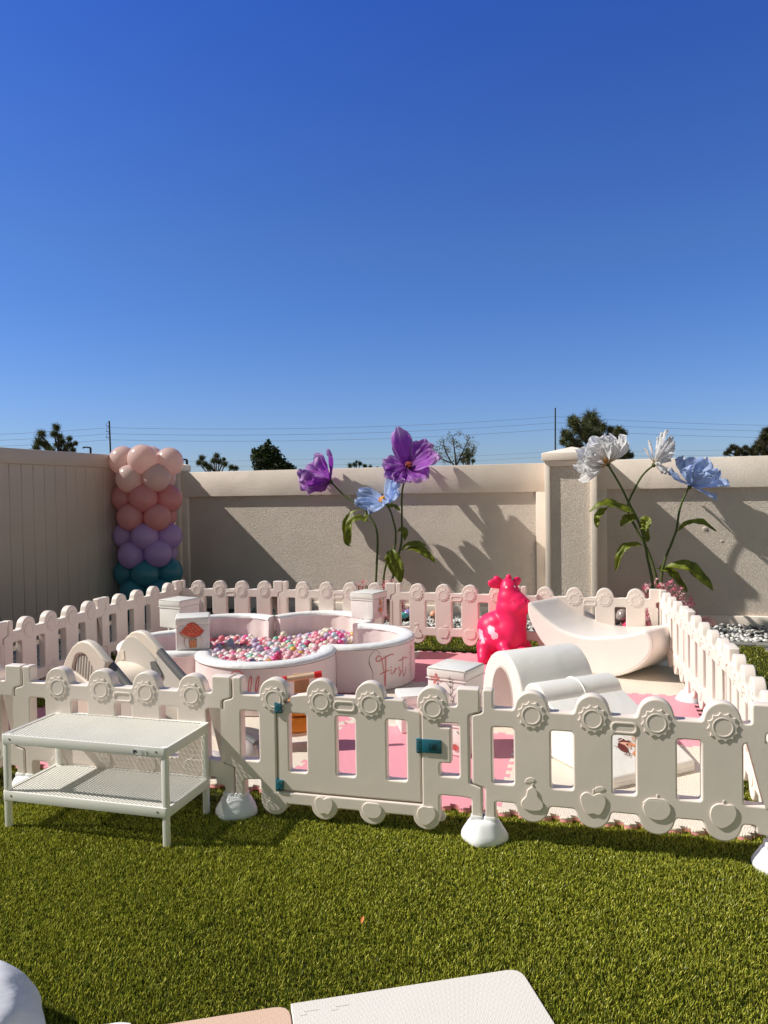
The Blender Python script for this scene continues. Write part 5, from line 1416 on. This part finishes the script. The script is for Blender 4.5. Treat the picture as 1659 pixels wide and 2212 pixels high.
for k in range(15):
    an = R(52 + k * 155 / 14); L_ = .31 + .05 * math.sin(k * 2.3)
    wp4.append((2.508 + L_ * math.cos(an), 1.663 + L_ * math.sin(an) * .92, .25 + .15 * math.sin(k * 2.1), .120, .25, .026))
for k in range(8):
    an = R(75 + k * 16); L_ = .23 + .03 * math.cos(k * 2.9)
    wp4.append((2.508 + L_ * math.cos(an), 1.663 + L_ * math.sin(an), .36 + .08 * math.sin(k * 1.7), .10, .3, .028))
flower('large round white paper flower with cream heart, beside the wall pillar', [(2.935, 0, .32), (2.935, .407, .30), (2.887, .697, .30), (2.845, .93, .30), (2.788, 1.10, .29), (2.644, 1.404, .27), (2.508, 1.663, .25)], wp4,
       WHT, (-.55, .55, .62), [([(2.80, 1.105, .29), (2.716, 1.171, .33), (2.569, 1.234, .37), (2.45, 1.243, .40), (2.326, 1.174, .41)], .055), ([(2.52, 1.23, .37), (2.449, 1.173, .40), (2.403, 1.095, .41), (2.40, 1.015, .41)], .035), ([(2.804, 1.109, .29), (2.716, 1.094, .34), (2.627, 1.024, .36)], .055), ([(2.804, 1.109, .29), (2.864, 1.078, .34), (2.854, 1.01, .37), (2.803, 1.0, .37)], .05), ([(2.874, .808, .30), (2.773, .839, .34), (2.669, .799, .36), (2.61, .705, .37), (2.575, .57, .37)], .04)], (M['stamen'], 16, .05, .003), group=G2, push=.40)
wp5 = []
for k in range(30):
    a = k * 2.399; r_ = .10 + .16 * math.sqrt((k + .5) / 30)
    wp5.append((2.956 + .09 + .22 * (.55 + .45 * math.cos(a)) * .75 - .05, 1.643 + .14 + .20 * math.sin(a + .4) * (1.1 if math.cos(a) < .3 else .7), max(.05, .22 + .15 * math.sin(a * 1.7)), .030, .5, .012, dict(base=(.80, .74, .45), mid=(.87, .86, .88), edge=(.9, .9, .92)), .05, 1))
wp5 += [(2.91, 1.90, .2, .03, .5, .012, WHT, .03, 1), (2.86, 1.82, .22, .03, .5, .012, WHT, .03, 1), (3.07, 1.99, .2, .035, .5, .012, WHT, .03, 1), (3.04, 1.97, .26, .03, .5, .012, WHT, .03, 1), (3.0, 1.93, .2, .035, .5, .01, WHT, .03, 1), (3.12, 1.56, .3, .03, .5, .012, WHT, .03, 1), (3.08, 1.55, .22, .03, .5, .012, WHT, .03, 1)]
flower('white paper daisy with many narrow petals, highest of the right cluster', [(2.978, 0, .29), (2.978, .416, .27), (2.901, .743, .26), (2.72, 1.12, .24), (2.705, 1.25, .23), (2.834, 1.523, .21), (2.956, 1.643, .20)], wp5,
       WHT, (.75, .6, .2), [([(2.789, 1.078, .25), (2.847, 1.001, .30), (2.875, .924, .31), (2.889, .862, .31)], .035)], None, group=G2)
flower('light blue paper flower at the right end of the right cluster, seen from below', [(3.007, 0, .33), (3.007, .394, .31), (3.044, .654, .31), (3.152, .958, .30), (3.203, 1.229, .29), (3.288, 1.416, .28)],
       [(3.10, 1.59, .36, .12, .3, .03, BLU), (3.20, 1.72, .20, .09, .4, .03, BLU2), (3.33, 1.72, .12, .14, .3, .035, BLU2), (3.47, 1.70, .18, .13, .3, .03, BLU2), (3.58, 1.58, .12, .14, .3, .035, BLU), (3.64, 1.47, .32, .14, .3, .035, BLU), (3.50, 1.52, .46, .15, .3, .035, BLU2), (3.30, 1.60, .48, .13, .35, .04, BLU2), (3.54, 1.29, .30, .14, .1, .025, BLU, 0)],
       BLU2, (.45, .85, .1), [([(3.148, .947, .30), (3.219, 1.016, .33), (3.318, 1.068, .35), (3.416, 1.045, .36), (3.526, .97, .36)], .036), ([(3.032, .61, .31), (3.13, .622, .35), (3.274, .606, .40), (3.385, .502, .43), (3.482, .400, .43)], .075), ([(2.967, .594, .31), (3.061, .573, .30), (3.16, .483, .28), (3.258, .355, .27)], .06)], (M['stamen'], 10, .06, .003), group=G2)

# ---- pink blossom bushes and little mushrooms at the flower bases
def bush(label, c, rad, n, seed):
    rs = np.random.default_rng(seed); V = []; F = []; T = []; cnt = 0
    for i in range(n):
        d = rs.normal(size=3); d /= np.linalg.norm(d); d[2] = abs(d[2]) * 1.0 - .1
        rr = (.55 + .5 * rs.random()) * (1 + .25 * noise.noise(Vector((d[0] * 2 + seed, d[1] * 2, d[2] * 2))))
        p = np.array([d[0] * rad[0], d[1] * rad[1], rad[2] * (.05 + max(d[2], -.05))]) * rr + np.array([0, 0, .0])
        p[2] = max(.015, p[2]); m = np.array(Euler((rs.normal() * .7, rs.normal() * .7, rs.random() * 6.28)).to_matrix()) @ np.eye(3)
        dirn = d; z = rs.random()
        colr = np.array([[.85, .30, .38], [.86, .45, .50], [.88, .62, .62], [.80, .18, .28]])[rs.integers(4)] * (.85 + .3 * rs.random())
        s = .013 + .010 * rs.random()
        for k in range(4):
            a = PI / 2 * k + rs.random() * .3
            q = np.array([[0, 0, 0], [math.cos(a - .45) * s, math.sin(a - .45) * s, s * .35], [math.cos(a) * s * 1.5, math.sin(a) * s * 1.5, s * .55], [math.cos(a + .45) * s, math.sin(a + .45) * s, s * .35]]) @ m.T
            V.append(q + p); F.append(np.arange(4) + cnt); cnt += 4; T.append(colr)
    me = bigmesh('blossoms', np.concatenate(V), np.concatenate(F), 4, M['blossom'], np.array(T))
    t = thing('blossom_bush', label, 'artificial flower bush', c, WRZ)
    put('blossoms', me, parent=t)
    b = MB()
    for k in range(9):
        a = k * .7 + seed; b.tube([(.02 * math.cos(a), .02 * math.sin(a), 0), (rad[0] * .3 * math.cos(a), rad[1] * .3 * math.sin(a), rad[2] * .5), (rad[0] * .6 * math.cos(a), rad[1] * .6 * math.sin(a), rad[2] * .85)], .004, 5)
    b.build('twigs', M['stem'], t)
bush('pink artificial blossom bush at the foot of the purple and blue flowers', wp(.10, -.01, .42), (.30, .22, .42), 900, 3)
bush('pink artificial blossom bush in the right corner under the white flowers', wp(3.02, -.01, .50), (.34, .22, .50), 1150, 5)
bush('small pink blossom tuft between the pool and the purple flower stem', wp(-.16, -.01, .38), (.12, .12, .44), 260, 8)
def mush(label, c, r, h, capc, stemc, two=None):
    t = thing('mushroom_ornament', label, 'mushroom ornament', c)
    b = MB(); b.lathe([(r * .42, -.01), (r * .38, h * .3), (r * .32, h * .62), (r * .30, h * .7)], 18); b.build('stalk', plain('stalk_glaze', stemc, .4), t)
    b = MB(); b.lathe([(r * .25, h * .60), (r * .9, h * .56), (r, h * .62), (r * .94, h * .76), (r * .7, h * .92), (r * .35, h * 1.0), (.003, h * 1.02)], 26, fn=lambda a, z: 1 + .05 * math.cos(3 * a)); b.build('cap', plain('cap_glaze', capc, .22, .15, 30, spec=.6), t)
def gp_(px, py, y): p = at(px, py, y); p.z = -.02; return p
mush('shiny teal mushroom ornament in front of the left blossom bush', wp(.36, -.02, .58), .075, .13, (.10, .50, .48), (.05, .09, .05))
mush('shiny lilac mushroom ornament behind the teal one', wp(.42, -.02, .50), .07, .15, (.30, .26, .55), (.10, .12, .10))
mush('small cream mushroom ornament with brown stalk by the left blossom bush', wp(.13, -.02, .62), .06, .12, (.78, .62, .45), (.30, .12, .08))
mush('small orange mushroom ornament on the pebbles behind the back fence', wp(.68, -.02, .40), .05, .13, (.75, .34, .20), (.6, .5, .4))
mush('glossy red pink mushroom ornament beside the right blossom bush', wp(2.72, -.02, .62), .085, .12, (.80, .06, .14), (.12, .05, .04))
mush('glossy grey mushroom ornament behind the red pink one', wp(2.64, -.02, .50), .07, .22, (.34, .28, .26), (.2, .12, .1))
mush('pink capped mushroom ornament behind the right side fence', wp(3.42, -.02, .50), .085, .17, (.82, .40, .38), (.20, .33, .36))

# ================================================================== BEYOND THE WALL
GZ = -.5
def leafcloud(pts, seed, n, size, cols, spread):
    """clumps of leaf sized faces around the given points (x, y, z, r)"""
    rs = np.random.default_rng(seed); P = np.array(pts); w = P[:, 3] ** 2; w /= w.sum()
    k = rs.choice(len(P), n, p=w); d = rs.normal(size=(n, 3)); d /= np.linalg.norm(d, axis=1)[:, None]
    r = P[k, 3] * (rs.random(n) ** .45)
    c = P[k, :3] + d * r[:, None] * np.array([1, 1, spread])
    a = rs.normal(size=(n, 3)); a /= np.linalg.norm(a, axis=1)[:, None]; b_ = np.cross(a, rs.normal(size=(n, 3))); b_ /= np.linalg.norm(b_, axis=1)[:, None]
    s = size * (.6 + .8 * rs.random((n, 1)))
    V = np.stack([c - a * s, c + b_ * s * .45, c + a * s, c - b_ * s * .45], 1).reshape(-1, 3)
    ci = rs.integers(len(cols), size=n); T = np.array(cols)[ci] * (.7 + .6 * rs.random((n, 1)))
    return bigmesh('crown', V, np.arange(4 * n), 4, M['foliage'], T)
def tufts(cs, seed, per, ln, cols):
    """pine tufts: needles radiating from each branch end"""
    rs = np.random.default_rng(seed); V = []; T = []
    for (x, y, z, r) in cs:
        d = rs.normal(size=(int(per * 1.5), 3)); d[:, 2] += .35; d /= np.linalg.norm(d, axis=1)[:, None]
        o = np.array([x, y, z]) + rs.normal(size=(len(d), 3)) * r * .25
        e = o + d * (r * (.7 + .5 * rs.random((len(d), 1))))
        s = np.cross(d, rs.normal(size=(len(d), 3))); s /= np.linalg.norm(s, axis=1)[:, None]; s *= ln
        V.append(np.stack([o - s, o + s, e], 1).reshape(-1, 3)); T.append(np.array(cols)[rs.integers(len(cols), size=len(d))] * (.6 + .8 * rs.random((len(d), 1))))
    V = np.concatenate(V); return bigmesh('crown', V, np.arange(len(V)), 3, M['foliage'], np.concatenate(T))
def tree(label, kind, base, limbs, crown, trunk_r=.09, group='trees beyond the wall'):
    t = thing(kind, label, 'tree', base, 0, group)
    b = MB()
    for L_ in limbs:
        q = spline([Vector(p) - Vector(base) for p in L_[0]], 4); n = len(q)
        b.tube(q, [L_[1] * (1 - .7 * i / n) for i in range(n)], 7)
    b.build('trunk', M['trunk'], t)
    crown.transform(Matrix.Translation(-Vector(base)))
    put('crown', crown, parent=t)
def T3(px, py, y): p = at(px, py, y); return (p.x, p.y, p.z)
PINE = [(.055, .075, .032), (.09, .12, .04), (.04, .055, .022), (.18, .18, .06), (.13, .105, .05)]
DARK = [(.03, .048, .02), (.05, .08, .026), (.09, .12, .034)]
def pine(label, Y, tops, trunk_px, per, fl=.010, r=None, cols=PINE, kind='pine_tree', group='trees beyond the wall'):
    base = T3(trunk_px, 1078, Y); base = (base[0], base[1], GZ)
    cs = []; limbs = [([base, T3(trunk_px, 1060, Y), T3(trunk_px + 2, (tops[0][1] + 1060) / 2, Y), T3(tops[0][0], tops[0][1] + 4, Y)], .10)]
    for i, (px, py, rp) in enumerate(tops):
        dy = random.Random(i + int(px)).uniform(-.8, .8)
        c = T3(px, py, Y + dy); cs.append((*c, rp * Y / FOC * .92))
        if i: limbs.append(([T3(trunk_px, min(1050, py + 38), Y), T3((px + trunk_px) / 2, py + 22, Y + dy / 2), c], .045))
    tree(label, kind, base, limbs, tufts(cs, int(trunk_px), per, fl, cols), group=group)
pine('windblown pine with two ragged tops beyond the left vinyl fence', 26, [(90, 938, 13), (84, 955, 14), (78, 968, 12), (96, 960, 12), (104, 970, 10), (122, 924, 11), (117, 938, 11), (128, 944, 11), (134, 955, 11), (124, 962, 11), (142, 966, 10), (150, 948, 8), (152, 962, 9), (158, 972, 8), (163, 958, 7), (140, 976, 10), (111, 976, 12)], 128, 240, .008)
pine('small pine with two round tops between the balloons and the dark bush', 30, [(436, 990, 9), (430, 1000, 9), (442, 1003, 9), (468, 985, 9), (462, 996, 10), (474, 998, 10), (486, 1003, 9), (500, 1010, 9), (452, 1010, 10), (510, 1012, 7), (484, 992, 5)], 466, 240, .009, group='trees beyond the wall')
cl = [T3(578, 962, 24) + (.13,), T3(570, 975, 24) + (.22,), T3(590, 978, 24) + (.24,), T3(556, 990, 24) + (.24,), T3(578, 992, 24) + (.30,), T3(602, 995, 24) + (.24,), T3(566, 1006, 24) + (.32,), T3(596, 1008, 24) + (.32,), T3(618, 1008, 24) + (.20,), T3(551, 976, 24) + (.12,), T3(632, 1013, 24) + (.14,), T3(579, 953, 24) + (.07,)]
bse = (*T3(580, 1060, 24)[:2], GZ)
tree('dense dark broadleaf tree with upright top between balloons and purple flower', 'broadleaf_tree', bse, [([bse, T3(580, 1010, 24), T3(579, 960, 24)], .08)], leafcloud(cl, 4, 3600, .055, [(.016, .028, .010), (.030, .045, .014), (.10, .13, .05), (.05, .075, .02)], 1.0))
pine('low dark shrub top just showing over the wall left of the blue flower', 34, [(756, 1006, 7), (766, 1004, 7), (777, 1002, 7), (788, 1007, 6), (800, 1009, 6), (770, 998, 4), (815, 1011, 4)], 770, 150, .010, cols=DARK, kind='shrub')
pine('little round pine right behind the highest purple flower', 34, [(918, 983, 9), (912, 990, 9), (925, 990, 9), (931, 996, 7), (918, 996, 9), (907, 997, 6)], 918, 220, .010)
# thin leaved tree: bare limbs with sparse pale leaves
Y = 30; bse = (*T3(985, 1060, Y)[:2], GZ); rs = random.Random(5); mains = [[bse, T3(985, 1010, Y), T3(982, 975, Y), T3(978, 945, Y)], [T3(985, 1008, Y), T3(996, 985, Y), T3(1006, 962, Y), T3(1012, 948, Y)], [T3(985, 1012, Y), T3(970, 990, Y), T3(960, 968, Y), T3(958, 952, Y)], [T3(992, 994, Y), T3(1010, 984, Y), T3(1022, 976, Y)], [T3(974, 1000, Y), T3(955, 992, Y), T3(944, 986, Y)]]
limbs = [(m, .05 if i == 0 else .032) for i, m in enumerate(mains)]; cl = []
nodes_ = [Vector(q) for m in mains for q in spline(m[1:] if len(m) > 3 else m, 5)]
for i in range(64):
    px = rs.uniform(938, 1026); py = rs.uniform(935, 1000)
    if ((px - 982) / 46) ** 2 + ((py - 972) / 40) ** 2 > 1: continue
    q = Vector(T3(px, py, Y + rs.uniform(-.5, .5))); nn_ = min(nodes_, key=lambda v: (v - q).length + .3 * max(0, v.z - q.z))
    cl.append((*q, .13 + .10 * rs.random())); limbs.append(([nn_, nn_.lerp(q, .5) + Vector((rs.uniform(-.04, .04), 0, .05)), q], .012))
tree('sparse thin leaved tree with bare grey limbs right of the purple flower', 'bare_tree', bse, limbs, leafcloud(cl, 9, 2300, .028, [(.20, .21, .14), (.28, .28, .19), (.13, .14, .09)], .9))
pine('small dark pine at the foot of the sparse tree', 33, [(1010, 975, 9), (1004, 984, 9), (1016, 984, 9), (1010, 992, 10), (1022, 996, 6), (1000, 996, 8)], 1010, 240, .009, cols=DARK)
pine('big long needled pine with pom pom tufts behind the white paper flower', 15.5,
     [(1275, 903, 22), (1283, 915, 22), (1264, 918, 18), (1300, 925, 16), (1270, 935, 18), (1241, 915, 19), (1237, 908, 14), (1247, 930, 16), (1262, 945, 18), (1228, 945, 15), (1222, 938, 14), (1240, 958, 17), (1232, 968, 15), (1250, 965, 16), (1320, 930, 12), (1331, 945, 14), (1337, 932, 14), (1345, 938, 12), (1315, 950, 14), (1300, 950, 15), (1340, 962, 12), (1328, 968, 13), (1352, 978, 12), (1345, 985, 11), (1330, 985, 12), (1362, 985, 9), (1290, 940, 15), (1216, 955, 10)], 1280, 300, .007)
pine('dark pine rising toward the right edge beyond the wall', 24, [(1655, 932, 11), (1650, 945, 14), (1657, 955, 16), (1640, 958, 13), (1632, 968, 13), (1645, 970, 16), (1620, 975, 11), (1610, 968, 8), (1600, 975, 9), (1590, 970, 9), (1582, 966, 8), (1575, 975, 8), (1568, 980, 7), (1592, 980, 9), (1610, 982, 10), (1630, 982, 13), (1655, 980, 15), (1668, 960, 18), (1672, 940, 16)], 1650, 260, .009, cols=[(.030, .040, .018), (.055, .060, .024), (.022, .030, .014), (.12, .09, .03)])

# ---- power poles, wires, lamps
def pole(label, px, top, Y, lean, arms):
    b0 = T3(px + lean, 985, Y); tp = T3(px, top, Y)
    d = (Vector(tp) - Vector(b0)); k = (b0[2] - GZ) / d.z; g = Vector(b0) - d * k
    t = thing('power_pole', label, 'utility pole', g, 0, 'poles carrying the power lines')
    b = MB(); b.tube([(0, 0, 0), Vector(tp) - g], [.065, .045], 12); b.build('pole', M['pole'], t)
    for z in arms:
        q = Vector(T3(px, z, Y)) - g; b = MB(); b.tube([q, q + Vector((-.16, 0, .03)), q + Vector((-.20, 0, .08))], .018, 6); b.tube([q + Vector((-.20, 0, .08)), q + Vector((-.02, 0, .30))], .010, 5); b.build('insulator', M['pole'], t)
    return t
YP = 46
pole('dark power pole left of the balloon column with three insulators', 236, 909, YP, 3, (921, 933, 946))
pole('taller slim power pole beside the capped wall pillar', 1199.5, 881, 50, 0, ())
def wire(label, pts, sag, r=.0085):
    b = MB(); P = []
    for (p, q) in zip(pts[:-1], pts[1:]):
        p, q = Vector(p), Vector(q)
        for k in range(13):
            t_ = k / 12
            if k == 0 and P: continue
            v = p.lerp(q, t_); v.z -= sag * 4 * t_ * (1 - t_) * (q - p).length / 30; P.append(v)
    b.tube(P, r, 5)
    tag(b.build('power_line', M['wire']), label, 'power line', 'power lines crossing the sky')
for k, (l, a, b_, c, d_) in enumerate((('highest power line crossing the sky between the poles', 925, 922, 896, 890), ('second power line from the top', 940, 926 + 7, 897 + 13, 913), ('third power line from the top', 953, 948, 911 + 13, 930))):
    yl = (940, 951, 962)[k] - 8 + (-2, 0, 2)[k]
    wire(l, [T3(-330, yl + 12, 44), T3(236, (924, 937, 950)[k], YP), T3(1199.5, (911, 923, 936)[k] - 11 + (0, 1, 2)[k], 50), T3(2250, (905, 917, 931)[k] + 8, 50)], .38)
wire('lower distant power line just above the wall', [T3(-300, 985, 90), T3(700, 992, 90), T3(1199, 975, 92), T3(2100, 950, 92)], .25, .012)
wire('lowest distant power line just above the wall', [T3(-300, 995, 92), T3(700, 1004, 92), T3(1199, 985, 94), T3(2100, 962, 94)], .25, .012)
for lab, px, top, Y, d_ in (('small dark street lamp far behind the left vinyl fence', 195.5, 967, 38, -1), ('small dark street lamp just right of the balloons', 403.5, 993, 32, -1)):
    g = Vector((*T3(px, 1000, Y)[:2], GZ)); tp = Vector(T3(px, top, Y)) - g
    t = thing('street_lamp', lab, 'street lamp', g, 0, 'street lamps beyond the wall')
    b = MB(); b.tube([(0, 0, 0), tp], .055, 8); b.build('post', M['black'], t)
    b = MB(); b.tube([tp, tp + Vector((d_ * .28, 0, .03)), tp + Vector((d_ * .38, 0, -.0))], [.04, .035, .05], 8); b.build('lamp_head', M['black'], t)

# ================================================================== FOREGROUND
PADR = R(12)
def pad(label, x, y, w, l, mat, cat='play pad'):
    t = thing('foam_pad', label, cat, (x, y, -.004), PADR)
    o = fillet([(0, -l, .002), (w, -l, .03), (w, 0, .045), (0, 0, .004)])
    me = sheet([o], .016, .003, 2, .010); me.materials.append(mat); put('sheet', smooth(me, 40, 2), parent=t)
    # faint puzzle seams near the rim
    sm_ = plain('seam_shade', (.52, .47, .42), .8) if mat is M['foampad'] else plain('seam_shade', (.50, .29, .19), .8)
    def seam(p0, p1, n, sgn):
        q = []
        p0, p1 = Vector(p0), Vector(p1); d = (p1 - p0) / n; nn = Vector((-d.y, d.x)).normalized() * .012 * sgn
        for k in range(n):
            a = p0 + d * k
            for f, h in ((0, 0), (.22, 0), (.16, 1), (.62, 1), (.56, 0)): q.append(a + d * f + nn * h)
        for k in range(0, len(q) - 5, 5):
            if random.random() < .45:
                b = MB(); b.tube([(v.x, v.y, .0180) for v in q[k:k + 4]], .0010, 4); b.build('puzzle_seam', sm_, t)
    seam((.02, -.055), (w - .06, -.055), max(2, int(w / .085)), 1)
    seam((w - .045, -l + .02), (w - .045, -.08), int(l / .085), 1)
e1 = Vector((math.cos(PADR), math.sin(PADR), 0)); pc = Vector((.375, 2.15, 0))
q = pc - e1 * .665
pad('ivory foam play pad with a rounded corner at the bottom of the photo', q.x, q.y, .665, .62, M['foampad'])
q2 = q - e1 * .602
pad('peach foam play pad left of the ivory one at the bottom of the photo', q2.x, q2.y - .004, .600, .62, M['foampeach'])
# white cloth covered cushion
b = MB()
def cush(u, v):
    a = 2 * PI * u; e = PI / 2 * v
    r = .25 * (math.cos(e) ** .55) * (1 + .05 * noise.noise(Vector((math.cos(a) * 2, math.sin(a) * 2, v * 3))))
    z = .20 * math.sin(e) ** .8
    r += .010 * noise.noise(Vector((math.cos(a) * 5, math.sin(a) * 5, v * 5))); z += .012 * noise.noise(Vector((math.cos(a) * 3 * (1 - v), math.sin(a) * 3 * (1 - v), 4)))
    return Vector((r * math.cos(a) * .95, r * math.sin(a) * 1.05, z))
b.grid(cush, 64, 24, closeu=True)
tag(b.build('floor_cushion', M['cloth'], loc=(-1.118, 1.80, -.01), ang=180), 'rounded white cotton cushion cut off by the lower left corner', 'cushion')
b = MB()
b.grid(lambda u, v: Vector((-.98 + .30 * u, 1.60 + (.312 + .010 * u + .012 * noise.noise(Vector((u * 5, 2, 0)))) * v, .030 + .016 * math.sin(PI * v) * (1 + noise.noise(Vector((u * 4, v * 2, 0)))))), 40, 14)
cl = b.build('cotton_cloth', M['cloth'], ang=180)
tag(cl, 'edge of a lilac white cloth lying over the peach pad at the bottom edge', 'cloth')
# fallen leaf
b = MB(); b.grid(lambda u, v: Vector((.006 * (2 * v - 1) * math.sin(PI * min(.999, max(.001, u))) ** .7, .032 * (u - .5), .0025 * (2 * v - 1) ** 2 + .003 * math.sin(u * 3))), 12, 4)
tag(b.build('fallen_leaf', plain('dry_leaf', (.62, .22, .05), .6), loc=(-.091, 2.40, .016), rot=(R(18), 0, R(-12)), ang=180), 'single dry orange leaf lying on the turf', 'leaf')
b = MB(); b.grid(lambda u, v: Vector((.012 * (2 * v - 1) * math.sin(PI * min(.999, max(.001, u))) ** .7, .06 * (u - .5), .006 * (2 * v - 1) ** 2)), 12, 4)
tag(b.build('fallen_leaf', plain('tan_leaf', (.55, .30, .15), .6), loc=(2.66, 6.35, .014), rot=(R(12), 0, R(75)), ang=180), 'pale dry leaf on the turf strip right of the pen', 'leaf')
